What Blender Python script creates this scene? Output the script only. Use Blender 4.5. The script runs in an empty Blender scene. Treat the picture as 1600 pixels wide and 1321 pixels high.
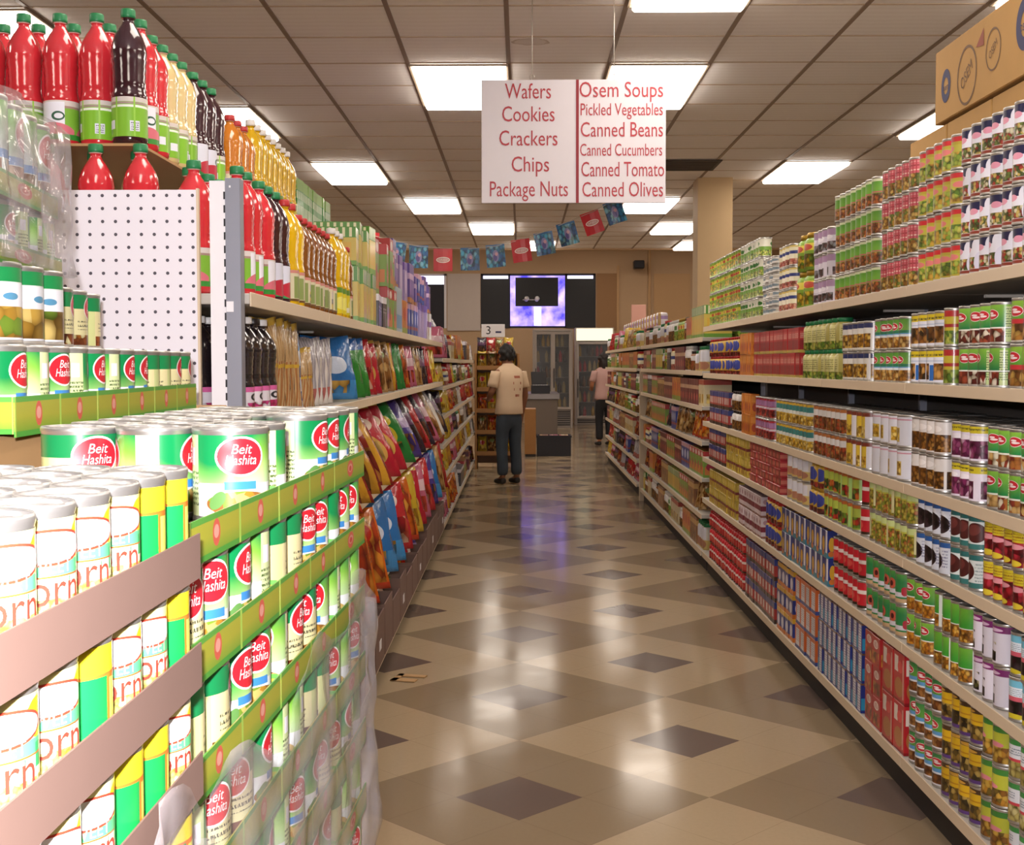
import bpy, bmesh, math, random
from mathutils import Vector, Matrix

# ------------------------------------------------------------------ camera, world, flash, exposure
S = bpy.context.scene
C = S.collection
RND = random.Random(11)
PI = math.pi

cam_d = bpy.data.cameras.new('camera')
cam_d.sensor_width = 36.0
cam_d.lens = 1964.24 / 1600 * 36.0
cam_d.clip_start = 0.02
cam_d.clip_end = 200
cam = bpy.data.objects.new('camera', cam_d)
C.objects.link(cam)
_p, _y, _r = -0.0467, -0.0070, -0.0014
_fw = Vector((math.sin(_y) * math.cos(_p), math.cos(_y) * math.cos(_p), math.sin(_p)))
_rt = Vector((math.cos(_y), -math.sin(_y), 0))
_up = _rt.cross(_fw)
_r2 = math.cos(_r) * _rt + math.sin(_r) * _up
_u2 = -math.sin(_r) * _rt + math.cos(_r) * _up
_M = Matrix((_r2, _u2, -_fw)).transposed().to_4x4()
_M.translation = Vector((0, 0, 1.475))
cam.matrix_world = _M
S.camera = cam

world = bpy.data.worlds.new('world')
S.world = world
world.use_nodes = True
world.node_tree.nodes['Background'].inputs[0].default_value = (0.9, 0.8, 0.7, 1)
world.node_tree.nodes['Background'].inputs[1].default_value = 0.05

FLASH_W = 235.0
PANEL_E = 9.5
fl = bpy.data.lights.new('camera_flash', 'SPOT')
fl.energy = FLASH_W
fl.color = (1.0, 0.96, 1.0)
fl.spot_size = math.radians(140)
fl.spot_blend = 0.6
fl.shadow_soft_size = 0.02
flo = bpy.data.objects.new('camera_flash', fl)
C.objects.link(flo)
flo.location = (-0.04, 0.02, 1.56)
flo.rotation_euler = (PI / 2 - 0.0, 0, 0.06)

S.view_settings.view_transform = 'Standard'
S.view_settings.look = 'None'
S.view_settings.exposure = 0.25
S.view_settings.gamma = 1.0
S.view_settings.use_curve_mapping = False
S.cycles.use_denoising = True
S.cycles.max_bounces = 6
S.cycles.diffuse_bounces = 3
S.cycles.glossy_bounces = 3
S.cycles.transparent_max_bounces = 12
S.cycles.sample_clamp_indirect = 6.0
S.cycles.caustics_reflective = False
S.cycles.caustics_refractive = False

# ------------------------------------------------------------------ colour and node helpers
def lin(h):
    if not isinstance(h, str):
        return (*h, 1.0) if len(h) == 3 else h
    v = [int(h[i:i + 2], 16) / 255 for i in (0, 2, 4)]
    return tuple(((c + .055) / 1.055) ** 2.4 if c > .04045 else c / 12.92 for c in v) + (1.0,)


class G:
    """small node-graph builder around one Principled BSDF"""
    def __init__(s, name, base='808080', rough=.5, metal=0.0, spec=.5, coat=0.0):
        m = s.m = bpy.data.materials.new(name)
        m.use_nodes = True
        s.nt = m.node_tree
        s.b = s.nt.nodes['Principled BSDF']
        s.b.inputs['Base Color'].default_value = lin(base)
        s.b.inputs['Roughness'].default_value = rough
        s.b.inputs['Metallic'].default_value = metal
        s.b.inputs['Specular IOR Level'].default_value = spec
        s.b.inputs['Coat Weight'].default_value = coat
        s.b.inputs['Coat Roughness'].default_value = .12
        s.col = None

    def n(s, t):
        return s.nt.nodes.new(t)

    def l(s, a, b):
        s.nt.links.new(a, b)

    def set(s, inp, v):
        if isinstance(v, (int, float)):
            inp.default_value = v
        elif isinstance(v, (str, tuple)):
            inp.default_value = lin(v)
        else:
            s.l(v, inp)

    def M(s, op, a, b=None, c=None):
        nd = s.n('ShaderNodeMath')
        nd.operation = op
        for i, v in enumerate((a, b, c)):
            if v is not None:
                s.set(nd.inputs[i], v)
        return nd.outputs[0]

    def mix(s, fac, a, b, mode='MIX'):
        nd = s.n('ShaderNodeMix')
        nd.data_type = 'RGBA'
        nd.blend_type = mode
        s.set(nd.inputs[0], fac)
        s.set(nd.inputs[6], a)
        s.set(nd.inputs[7], b)
        return nd.outputs[2]

    def ramp(s, fac, stops, interp='LINEAR'):
        nd = s.n('ShaderNodeValToRGB')
        cr = nd.color_ramp
        cr.interpolation = interp
        while len(cr.elements) < len(stops):
            cr.elements.new(.5)
        for e, (p, c) in zip(cr.elements, stops):
            e.position = p
            e.color = lin(c)
        s.l(fac, nd.inputs[0])
        return nd.outputs[0]

    def noise(s, vec, scale, detail=2, rough=.5):
        nd = s.n('ShaderNodeTexNoise')
        nd.inputs['Scale'].default_value = scale
        nd.inputs['Detail'].default_value = detail
        nd.inputs['Roughness'].default_value = rough
        if vec is not None:
            s.l(vec, nd.inputs['Vector'])
        return nd.outputs['Fac']

    def obj(s):
        return s.n('ShaderNodeTexCoord').outputs['Object']

    def pos(s):
        return s.n('ShaderNodeNewGeometry').outputs['Position']

    def mapping(s, vec, loc=(0, 0, 0), rot=0, scale=(1, 1, 1)):
        nd = s.n('ShaderNodeMapping')
        s.l(vec, nd.inputs['Vector'])
        nd.inputs['Location'].default_value = loc
        nd.inputs['Rotation'].default_value = (0, 0, rot)
        nd.inputs['Scale'].default_value = scale
        return nd.outputs[0]

    def bump(s, h, strength=.3, dist=.01):
        nd = s.n('ShaderNodeBump')
        nd.inputs['Strength'].default_value = strength
        nd.inputs['Distance'].default_value = dist
        s.l(h, nd.inputs['Height'])
        s.l(nd.outputs[0], s.b.inputs['Normal'])

    def out(s, col=None):
        if col is not None:
            s.set(s.b.inputs['Base Color'], col)
        return s.m


MATS = {}


def mat(name, base, rough=.5, metal=0.0, spec=.5, coat=0.0, var=.06):
    """plain procedural material: one colour with a faint grain"""
    if name in MATS:
        return MATS[name]
    g = G(name, base, rough, metal, spec, coat)
    f = g.noise(g.obj(), 14, 3)
    c = g.mix(g.M('MULTIPLY', f, var * 2), base, tuple(x * .6 for x in lin(base)[:3]))
    MATS[name] = g.out(c)
    return MATS[name]


def art(name, base, layers, rough=.35, rep=2, coat=.15, vary=True, bump=0.0):
    """printed-paper material: layers painted one over another in UV space"""
    if name in MATS:
        return MATS[name]
    g = G(name, base, rough, 0, .5, coat)
    uv = g.n('ShaderNodeUVMap').outputs[0]
    sp = g.n('ShaderNodeSeparateXYZ')
    g.l(uv, sp.inputs[0])
    u = sp.outputs[0]
    v = sp.outputs[1]
    if rep != 1:
        u = g.M('FRACT', g.M('MULTIPLY', u, float(rep)))
    cb = g.n('ShaderNodeCombineXYZ')
    g.l(u, cb.inputs[0])
    g.l(v, cb.inputs[1])
    uvv = cb.outputs[0]
    info = g.n('ShaderNodeObjectInfo')
    col = g.n('ShaderNodeRGB').outputs[0]
    col.default_value = lin(base)

    def rng(x, a, b):
        return g.M('COMPARE', x, (a + b) / 2, abs(b - a) / 2)

    def box(a, b, c, d):
        if a <= 0 and b >= 1:
            return rng(v, c, d)
        if c <= 0 and d >= 1:
            return rng(u, a, b)
        return g.M('MULTIPLY', rng(u, a, b), rng(v, c, d))

    def ell(cu, cv, ru, rv, rot=0):
        mp = g.mapping(uvv, (-cu, -cv, 0))
        mp = g.mapping(mp, rot=rot)
        mp = g.mapping(mp, scale=(1 / ru, 1 / rv, 0))
        ln = g.n('ShaderNodeVectorMath')
        ln.operation = 'LENGTH'
        g.l(mp, ln.inputs[0])
        return g.M('LESS_THAN', ln.outputs[1], 1.0)

    for L in layers:
        k = L[0]
        if k == 'b':                      # band  v0 v1 colour
            col = g.mix(rng(v, L[1], L[2]), col, L[3])
        elif k == 'r':                    # rect  u0 u1 v0 v1 colour
            col = g.mix(box(*L[1:5]), col, L[5])
        elif k == 'e':                    # ellipse  u v ru rv colour [rot]
            col = g.mix(ell(*L[1:5], *(L[6:7])), col, L[5])
        elif k == 'g':                    # gradient  v0 v1 slant colour
            t = g.M('ADD', v, g.M('MULTIPLY', g.M('SINE', g.M('MULTIPLY', u, 6.283)), L[3]))
            mr = g.n('ShaderNodeMapRange')
            g.l(t, mr.inputs[0])
            mr.inputs[1].default_value = L[1]
            mr.inputs[2].default_value = L[2]
            col = g.mix(mr.outputs[0], col, L[4])
        elif k == 'f':                    # food picture  u0 u1 v0 v1 [colours] scale
            vo = g.n('ShaderNodeTexVoronoi')
            vo.inputs['Scale'].default_value = L[6]
            off = g.M('MULTIPLY', info.outputs['Random'], 40.0)
            cv2 = g.n('ShaderNodeCombineXYZ')
            g.l(off, cv2.inputs[0])
            va = g.n('ShaderNodeVectorMath')
            va.operation = 'ADD'
            g.l(g.mapping(uvv, scale=(1.3, 1, 1)), va.inputs[0])
            g.l(cv2.outputs[0], va.inputs[1])
            g.l(va.outputs[0], vo.inputs['Vector'])
            sc = g.n('ShaderNodeSeparateColor')
            g.l(vo.outputs['Color'], sc.inputs[0])
            n = len(L[5])
            fc = g.ramp(sc.outputs[0], [(i / n, c) for i, c in enumerate(L[5])], 'CONSTANT')
            dk = g.ramp(vo.outputs['Distance'], [(0.0, 'ffffff'), (.4, 'f4f4f4'), (.8, '9a9080')])
            fc = g.mix(1.0, fc, dk, 'MULTIPLY')
            col = g.mix(box(*L[1:5]), col, fc)
        elif k == 'fe':                   # food picture inside an ellipse
            vo = g.n('ShaderNodeTexVoronoi')
            vo.inputs['Scale'].default_value = L[6]
            g.l(uvv, vo.inputs['Vector'])
            sc = g.n('ShaderNodeSeparateColor')
            g.l(vo.outputs['Color'], sc.inputs[0])
            n = len(L[5])
            fc = g.ramp(sc.outputs[0], [(i / n, c) for i, c in enumerate(L[5])], 'CONSTANT')
            col = g.mix(ell(*L[1:5]), col, fc)
        elif k == 't':                    # rows of small print  u0 u1 v0 v1 colour rows
            rows = g.M('LESS_THAN', g.M('FRACT', g.M('MULTIPLY', v, L[6] / max(L[4] - L[3], .01))), .5)
            nz = g.noise(g.mapping(uvv, scale=(70, L[6] * 1.2 / max(L[4] - L[3], .01), 1)), 1.0, 1)
            ink = g.M('MULTIPLY', rows, g.M('GREATER_THAN', nz, .47))
            col = g.mix(g.M('MULTIPLY', ink, box(*L[1:5])), col, L[5])
        elif k == 's':                    # stripes along u  v0 v1 colour count duty
            st = g.M('LESS_THAN', g.M('FRACT', g.M('MULTIPLY', u, float(L[4]))), L[5])
            col = g.mix(g.M('MULTIPLY', st, rng(v, L[1], L[2])), col, L[3])
        elif k == 'w':                    # wavy brush lettering inside an ellipse  u v ru rv colour rows
            wv = g.n('ShaderNodeTexWave')
            wv.wave_type = 'BANDS'
            wv.bands_direction = 'X'
            wv.inputs['Scale'].default_value = L[6]
            wv.inputs['Distortion'].default_value = 7
            wv.inputs['Detail'].default_value = 1
            g.l(g.mapping(uvv, scale=(1, .5, 1)), wv.inputs['Vector'])
            col = g.mix(g.M('MULTIPLY', g.M('GREATER_THAN', wv.outputs['Fac'], .55), ell(*L[1:5])), col, L[5])
    if vary:
        k = g.M('MULTIPLY_ADD', info.outputs['Random'], .22, .84)
        cc = g.n('ShaderNodeCombineXYZ')
        for i in range(3):
            g.l(k, cc.inputs[i])
        col = g.mix(1.0, col, cc.outputs[0], 'MULTIPLY')
    if bump:
        g.bump(g.noise(g.obj(), 45, 3), bump, .012)
    MATS[name] = g.out(col)
    return MATS[name]


# ------------------------------------------------------------------ mesh helpers
def finish(name, verts, faces, mats, mi=None, smooth=True, uvs=None):
    me = bpy.data.meshes.new(name)
    me.from_pydata(verts, [], faces)
    for m in mats:
        me.materials.append(m)
    if mi:
        me.polygons.foreach_set('material_index', mi)
    if uvs:
        lay = me.uv_layers.new(name='UVMap')
        lay.data.foreach_set('uv', [c for uvp in uvs for c in uvp])
    me.polygons.foreach_set('use_smooth', [smooth] * len(me.polygons))
    me.update()
    return me


def lathe(name, prof, seg, mats, seg_mat=None, vrange=None, smooth=True):
    """revolve (r, z) pairs; u = angle (u .25 looks to -X, .75 to +X), v along vrange"""
    z0, z1 = vrange or (min(p[1] for p in prof), max(p[1] for p in prof))
    verts, rings = [], []
    for r, z in prof:
        if r < 1e-6:
            rings.append([len(verts)])
            verts.append((0, 0, z))
        else:
            rings.append(list(range(len(verts), len(verts) + seg)))
            for k in range(seg):
                a = 2 * PI * k / seg + PI / 2
                verts.append((r * math.cos(a), r * math.sin(a), z))
    faces, mi, uvs = [], [], []
    vv = lambda z: (z - z0) / max(z1 - z0, 1e-6)
    for i in range(len(prof) - 1):
        A, B = rings[i], rings[i + 1]
        va, vb = vv(prof[i][1]), vv(prof[i + 1][1])
        m = seg_mat[i] if seg_mat else 0
        for k in range(seg):
            k2 = (k + 1) % seg
            u0, u1 = k / seg, (k + 1) / seg
            if len(A) == 1 and len(B) == 1:
                continue
            if len(A) == 1:
                faces.append((A[0], B[k2], B[k]))
                uvs += [(u0, va), (u1, vb), (u0, vb)]
            elif len(B) == 1:
                faces.append((A[k], A[k2], B[0]))
                uvs += [(u0, va), (u1, va), (u0, vb)]
            else:
                faces.append((A[k], A[k2], B[k2], B[k]))
                uvs += [(u0, va), (u1, va), (u1, vb), (u0, vb)]
            mi.append(m)
    return finish(name, verts, faces, mats, mi, smooth, uvs)


def bm_mesh(name, bm, mats, smooth=False, uv=True):
    if uv:
        lay = bm.loops.layers.uv.verify()
        cs = [v.co for v in bm.verts]
        lo = Vector([min(c[i] for c in cs) for i in range(3)])
        hi = Vector([max(c[i] for c in cs) for i in range(3)])
        d = hi - lo
        d = Vector([max(x, 1e-6) for x in d])
        for f in bm.faces:
            n = f.normal
            ax = max(range(3), key=lambda i: abs(n[i]))
            for lp in f.loops:
                q = lp.vert.co - lo
                if ax == 0:
                    t = (q.y / d.y, q.z / d.z)
                    if n.x < 0:
                        t = (1 - t[0], t[1])
                elif ax == 1:
                    t = (q.x / d.x, q.z / d.z)
                    if n.y > 0:
                        t = (1 - t[0], t[1])
                else:
                    t = (q.x / d.x, q.y / d.y)
                lp[lay].uv = t
    me = bpy.data.meshes.new(name)
    bm.to_mesh(me)
    bm.free()
    for m in mats:
        me.materials.append(m)
    if smooth:
        me.polygons.foreach_set('use_smooth', [True] * len(me.polygons))
    return me


def add_box(bm, x0, x1, y0, y1, z0, z1, mi=0):
    vs = [bm.verts.new(p) for p in ((x0, y0, z0), (x1, y0, z0), (x1, y1, z0), (x0, y1, z0), (x0, y0, z1), (x1, y0, z1), (x1, y1, z1), (x0, y1, z1))]
    fs = []
    for q in ((0, 3, 2, 1), (4, 5, 6, 7), (0, 1, 5, 4), (1, 2, 6, 5), (2, 3, 7, 6), (3, 0, 4, 7)):
        f = bm.faces.new([vs[i] for i in q])
        f.material_index = mi
        fs.append(f)
    return fs


def boxes(name, lst, mats, bevel=0.0):
    """one mesh from boxes (x0,x1,y0,y1,z0,z1[,mat])"""
    bm = bmesh.new()
    for b in lst:
        x0, x1 = sorted(b[0:2])
        y0, y1 = sorted(b[2:4])
        z0, z1 = sorted(b[4:6])
        add_box(bm, x0, x1, y0, y1, z0, z1, b[6] if len(b) > 6 else 0)
    bm.normal_update()
    if bevel:
        bmesh.ops.bevel(bm, geom=list(bm.edges), offset=bevel, segments=1, affect='EDGES')
        bm.normal_update()
    return bm_mesh(name, bm, mats)


def tube(name, pts, r, m, seg=6, closed_caps=True):
    verts, faces = [], []
    P = [Vector(p) for p in pts]
    for i, p in enumerate(P):
        t = (P[min(i + 1, len(P) - 1)] - P[max(i - 1, 0)]).normalized()
        a = t.cross(Vector((0, 0, 1)))
        if a.length < 1e-3:
            a = Vector((1, 0, 0))
        a.normalize()
        b = t.cross(a)
        for k in range(seg):
            w = 2 * PI * k / seg
            verts.append(p + (a * math.cos(w) + b * math.sin(w)) * r)
    for i in range(len(P) - 1):
        for k in range(seg):
            k2 = (k + 1) % seg
            faces.append((i * seg + k, i * seg + k2, (i + 1) * seg + k2, (i + 1) * seg + k))
    faces.append(tuple(range(seg))[::-1])
    faces.append(tuple(range((len(P) - 1) * seg, len(P) * seg)))
    return finish(name, verts, faces, [m])


def obj(name, me, parent=None, loc=(0, 0, 0), rz=0.0):
    o = bpy.data.objects.new(name, me)
    C.objects.link(o)
    o.location = loc
    o.rotation_euler = (0, 0, rz)
    if parent is not None:
        o.parent = parent
    return o


def struct(name, me, loc=(0, 0, 0)):
    o = obj(name, me, None, loc)
    o['kind'] = 'structure'
    return o


def tag(o, label, cat, group=None, kind=None):
    o['label'] = label
    o['category'] = cat
    if group:
        o['group'] = group
    if kind:
        o['kind'] = kind
    return o


def thing(name, label, cat, loc=(0, 0, 0), rz=0.0, group=None, me=None):
    return tag(obj(name, me, None, loc, rz), label, cat, group)


def put(spec, loc, rz, label, group=None, rot=None):
    """place one copy of a product: its root and each of its parts (and their pieces) as objects of their own, sharing meshes"""
    o = thing(spec['name'], label, spec['cat'], loc, rz, group, spec['mesh'])
    if rot:
        o.rotation_euler = rot
    for n, me, subs in spec.get('parts', ()):
        c = obj(n, me, o)
        for n2, me2 in subs:
            obj(n2, me2, c)
    return o


def nth(i):
    return '%d%s' % (i, 'th' if 10 <= i % 100 <= 20 else {1: 'st', 2: 'nd', 3: 'rd'}.get(i % 10, 'th'))


def layer_word(i, n):
    if n == 1:
        return ''
    if n == 2:
        return ('lower layer', 'upper layer')[i]
    if i == 0:
        return 'bottom layer'
    if i == n - 1:
        return 'top layer'
    return ('', 'second', 'third', 'fourth', 'fifth', 'sixth', 'seventh', 'eighth', 'ninth', 'tenth', 'eleventh')[i] + ' layer up'


def text_mesh(name, s, size, m, sx=1.0, extrude=0.0, bend=None, z=0.0, angle0=0.0, shear=0.0):
    """lettering as a flat mesh in the XZ plane facing -Y; bent round a can of radius `bend` facing angle0"""
    cu = bpy.data.curves.new('t', 'FONT')
    cu.body = s
    cu.size = size
    cu.align_x = 'CENTER'
    cu.align_y = 'CENTER'
    cu.extrude = extrude
    cu.shear = shear
    cu.resolution_u = 3
    o = bpy.data.objects.new('t', cu)
    C.objects.link(o)
    dg = bpy.context.evaluated_depsgraph_get()
    me = bpy.data.meshes.new_from_object(o.evaluated_get(dg))
    bpy.data.objects.remove(o)
    bpy.data.curves.remove(cu)
    me.name = name
    for v in me.vertices:
        x, y, d = v.co.x * sx, v.co.y, v.co.z
        if bend:
            a = angle0 + x / bend
            r = bend + .0006
            v.co = (r * math.cos(a), r * math.sin(a), z + y)
        else:
            v.co = (x, -d, y)
    me.materials.clear()
    me.materials.append(m)
    return me


# ------------------------------------------------------------------ plain materials
tin = mat('tin_metal', 'c4c2be', .36, .85)
_lg_ = G('lid_metal', 'd2cfcb', .34, .85)
_lg_.bump(_lg_.noise(_lg_.obj(), 60, 2), .35, .006)
lidm = _lg_.out(_lg_.mix(_lg_.M('MULTIPLY', _lg_.noise(_lg_.obj(), 30, 2), .3), 'd2cfcb', '8f8c88'))
shelf_paint = mat('shelf_paint', 'b9b2a8', .45)
rail_m = mat('rail_beige', 'd8c4a8', .45)
kick_m = mat('kick_dark', '2a2420', .6)
backp_m = mat('back_panel_paint', '55504c', .7)
upright_m = mat('upright_grey', '8d8f9a', .4, .3)
white_paint = mat('white_paint', 'e9e6ea', .45)
beige_metal = mat('beige_metal', 'c2ad92', .5)
card_m = mat('cardboard', 'b08a5c', .8, var=.12)
card_b = mat('cardboard_brown', '7d6257', .8, var=.12)
black_m = mat('black_plastic', '15131a', .4)
wood_m = mat('tan_wood', '9a6a35', .5, var=.2)

# ------------------------------------------------------------------ the room
CZ = 3.294
XC, YC, TL = -0.6815, 7.6906, 0.6096


def floor_mat():
    g = G('floor_vinyl', 'a08060', .34, 0, .07)
    sp = g.n('ShaderNodeSeparateXYZ')
    g.l(g.pos(), sp.inputs[0])
    x = g.M('ADD', sp.outputs[0], 0.0072)
    y = g.M('SUBTRACT', sp.outputs[1], 4.8615)
    k = 1 / math.sqrt(2) / .9144
    u = g.M('MULTIPLY', g.M('ADD', x, y), k)
    v = g.M('MULTIPLY', g.M('SUBTRACT', y, x), k)
    par = g.M('FRACT', g.M('MULTIPLY', g.M('ADD', g.M('FLOOR', u), g.M('FLOOR', v)), .5))
    odd = g.M('GREATER_THAN', par, .25)
    fu = g.M('COMPARE', g.M('FRACT', u), .5, 1 / 6)
    fv = g.M('COMPARE', g.M('FRACT', v), .5, 1 / 6)
    dark = g.M('MULTIPLY', fu, fv)
    col = g.mix(odd, '86755e', 'aa967a')
    col = g.mix(dark, col, '584a48')
    # vinyl grain and scuffs
    n1 = g.noise(g.pos(), 60, 3, .7)
    n2 = g.noise(g.pos(), 1.7, 3)
    col = g.mix(g.M('MULTIPLY', n1, .22), col, '6e5a44')
    col = g.mix(g.M('MULTIPLY', n2, .25), col, '8e7c66')
    # tile joints
    ju = g.M('FRACT', g.M('MULTIPLY', u, 3.0))
    jv = g.M('FRACT', g.M('MULTIPLY', v, 3.0))
    j = g.M('MAXIMUM', g.M('LESS_THAN', ju, .008), g.M('LESS_THAN', jv, .008))
    col = g.mix(g.M('MULTIPLY', j, .25), col, '4d3d30')
    r = g.ramp(g.noise(g.pos(), 3.1, 4), [(.3, '5a5a5a'), (.7, '747474')])
    g.l(r, g.b.inputs['Roughness'])
    g.bump(g.noise(g.pos(), 9, 2), .06, .004)
    return g.out(col)


def ceil_mat():
    g = G('ceiling_tile', 'b9a595', .85, 0, .1)
    p = g.pos()
    f = g.noise(p, 120, 2)
    w = g.n('ShaderNodeTexWave')
    w.bands_direction = 'Y'
    w.inputs['Scale'].default_value = 4.1
    w.inputs['Distortion'].default_value = 2
    w.inputs['Detail'].default_value = 3
    g.l(p, w.inputs['Vector'])
    c = g.mix(g.M('MULTIPLY', f, .3), 'f8f3f1', 'e6deda')
    c = g.mix(g.M('MULTIPLY', w.outputs['Fac'], .10), c, 'c4b8ae')
    # old water stain
    mp = g.mapping(p, (-0.06, -7.20, 0))
    mp = g.mapping(mp, scale=(1 / .17, 1 / .11, 0))
    ln = g.n('ShaderNodeVectorMath')
    ln.operation = 'LENGTH'
    g.l(mp, ln.inputs[0])
    d = g.M('ADD', ln.outputs[1], g.M('MULTIPLY', g.noise(p, 9, 3), .7))
    st = g.ramp(d, [(0.0, '909090'), (.9, 'a0a0a0'), (1.22, 'ffffff'), (1.32, '000000')])
    c = g.mix(g.M('MULTIPLY', st, .65), c, '8a6a42')
    g.bump(f, .25, .004)
    return g.out(c)


wall_m = mat('wall_paint_tan', 'c4a480', .8, var=.05)
struct('floor', boxes('floor', [(-7, 9, -2.5, 31.6, -.06, 0)], [floor_mat()]))
# ceiling slab with the openings of the light panels left as separate troffers under it
struct('ceiling', boxes('ceiling', [(-7, 9, -2.5, 20.06, CZ, CZ + .05)], [ceil_mat()]))
struct('ceiling_high', boxes('ceiling_high', [(-7, 9, 19.9, 31.6, 4.45, 4.5)], [wall_m]))
struct('trim_1', boxes('trim_1', [(-7, 9, 19.98, 20.06, CZ - .02, 4.45)], [wall_m]))
struct('wall_back', boxes('wall_back', [(-7, 9, -2.6, -2.5, 0, 4.5)], [wall_m]))
struct('wall_left', boxes('wall_left', [(-7.1, -7, -2.5, 31.6, 0, 4.5)], [wall_m]))
struct('wall_right', boxes('wall_right', [(9, 9.1, -2.5, 31.6, 0, 4.5)], [wall_m]))
# front wall of the store with openings for the high windows
WY = 31.3
struct('wall_front', boxes('wall_front', [(-7, -2.62, WY, WY + .2, 0, 4.5), (2.42, 9, WY, WY + .2, 0, 4.5), (-2.62, 2.42, WY, WY + .2, 0, 2.36),
                                         (-2.62, 2.42, WY, WY + .2, 3.71, 4.5), (-1.84, -.99, WY, WY + .2, 2.36, 3.71), (1.86, 2.42, WY, WY + .2, 2.36, 3.71)], [wall_m]))
tb_l = mat('ceiling_bar_shaded', '8a7464', .5)  # shadow on the lengthwise bars is put into their darker colour
tb_c = mat('ceiling_bar_pale', 'bfa890', .5)
rows = [(XC + i * TL - .0125, XC + i * TL + .0125, -2.5, 20.0, CZ - .006, CZ + .0) for i in range(-10, 16)]
struct('trim_2', boxes('trim_2', rows, [tb_l]))
rows = [(-7, 9, YC + j * TL - .007, YC + j * TL + .007, CZ - .004, CZ) for j in range(-16, 21)]
struct('trim_3', boxes('trim_3', rows, [tb_c]))

# fluorescent troffers: housing frame and a glowing diffuser each
em = bpy.data.materials.new('lamp_diffuser')
em.use_nodes = True
nt = em.node_tree
nt.nodes.remove(nt.nodes['Principled BSDF'])
e = nt.nodes.new('ShaderNodeEmission')
e.inputs[0].default_value = (1.0, .89, .77, 1)
e.inputs[1].default_value = PANEL_E
nt.links.new(e.outputs[0], nt.nodes['Material Output'].inputs[0])
lw, ll = TL - .03, 2 * TL - .03
tro_frame = boxes('frame', [(-lw / 2 - .012, -lw / 2, -ll / 2 - .012, ll / 2 + .012, -.012, 0), (lw / 2, lw / 2 + .012, -ll / 2 - .012, ll / 2 + .012, -.012, 0),
                            (-lw / 2, lw / 2, -ll / 2 - .012, -ll / 2, -.012, 0), (-lw / 2, lw / 2, ll / 2, ll / 2 + .012, -.012, 0)], [mat('troffer_frame', 'a8957f', .5)])
tro_dif = boxes('diffuser', [(-lw / 2 + .01, lw / 2 - .01, -ll / 2 + .01, ll / 2 - .01, -.042, -.003)], [em], .012)
LP = [(0, 0, 'before the aisle sign, over the snack side'), (2, 0, 'before the aisle sign, over the canned side'), (2, -4, 'at the top edge above the aisle'),
      (-4, -2, 'behind the topmost red juice bottles'), (-3, 2, 'behind the stacked dark juice bottles'), (6, 2, 'beside the stacked brown cartons'),
      (5, -4, 'above the stacked brown cartons'), (-2, 6, 'above the tall yellow bottles'), (5, 6, 'over the green cans beyond the cartons'),
      (-1, 10, 'past the sign, above the long boxes'), (3, 10, 'just below the sign corner'), (0, 14, 'above the middle of the pennant string'),
      (4, 14, 'before the square column'), (5, 18, 'beside the square column, near the far end'), (-3, 18, 'behind the red pennant by the cereal'), (1, 18, 'behind the red pennant in the middle'),
      (9, 15, 'far beyond the column, seen as a thin strip'), (8, 9, 'beyond the green cans, seen as a thin strip')]
for i, j, w in LP:
    t = thing('ceiling_light', 'glowing recessed fluorescent ceiling panel ' + w, 'light', (XC + (i + .5) * TL, YC + (j + 1) * TL, CZ - .006), 0, 'ceiling lights')
    obj('frame', tro_frame, t)
    obj('diffuser', tro_dif, t)
# same panels, unseen, added for even light over other aisles and behind the camera
for i, j in ((-8, 0), (-8, 6), (-8, 12), (10, 2), (11, 9), (-6, 16), (0, -8), (3, -8), (-5, -8), (7, -8), (0, -12), (4, -12), (-4, -13), (10, -5)):
    t = thing('ceiling_light', 'unseen glowing ceiling panel added over a neighbouring part of the store', 'light', (XC + (i + .5) * TL, YC + (j + 1) * TL, CZ - .006), 0, 'added unseen ceiling lights elsewhere in the store')
    obj('frame', tro_frame, t)
    obj('diffuser', tro_dif, t)
for x, y in [(a, b) for b in (21.6, 25.0, 29.0) for a in (-3.2, -.6, 2.0, 4.6)]:  # unseen panels added to brighten the front wall
    t = thing('ceiling_light', 'unseen glowing panel added under the high front ceiling to brighten the wall', 'light', (x, y, 4.45), 0, 'added unseen lights of the high front ceiling')
    obj('frame', tro_frame, t)
    obj('diffuser', tro_dif, t)

# air vent in the ceiling
vent_m = mat('vent_dark', '4a4038', .7)
t = thing('ceiling_vent', 'dark louvred air vent in the ceiling beside the sign', 'vent', (1.5, 11.6, CZ - .006))
obj('frame', boxes('frame', [(-.3, .3, -.3, -.27, -.008, 0), (-.3, .3, .27, .3, -.008, 0), (-.3, -.27, -.27, .27, -.008, 0), (.27, .3, -.27, .27, -.008, 0)], [vent_m]), t)
obj('louvres', boxes('louvres', [(-.27, .27, -.26 + k * .06, -.225 + k * .06, -.006, -.002) for k in range(9)], [vent_m]), t)

# square column behind the canned goods
struct('column', boxes('column', [(1.735, 2.075, 12.4, 12.75, 0, CZ), (1.72, 2.09, 12.385, 12.765, 0, .1)], [mat('column_paint', 'c6a87e', .7)]))

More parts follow.
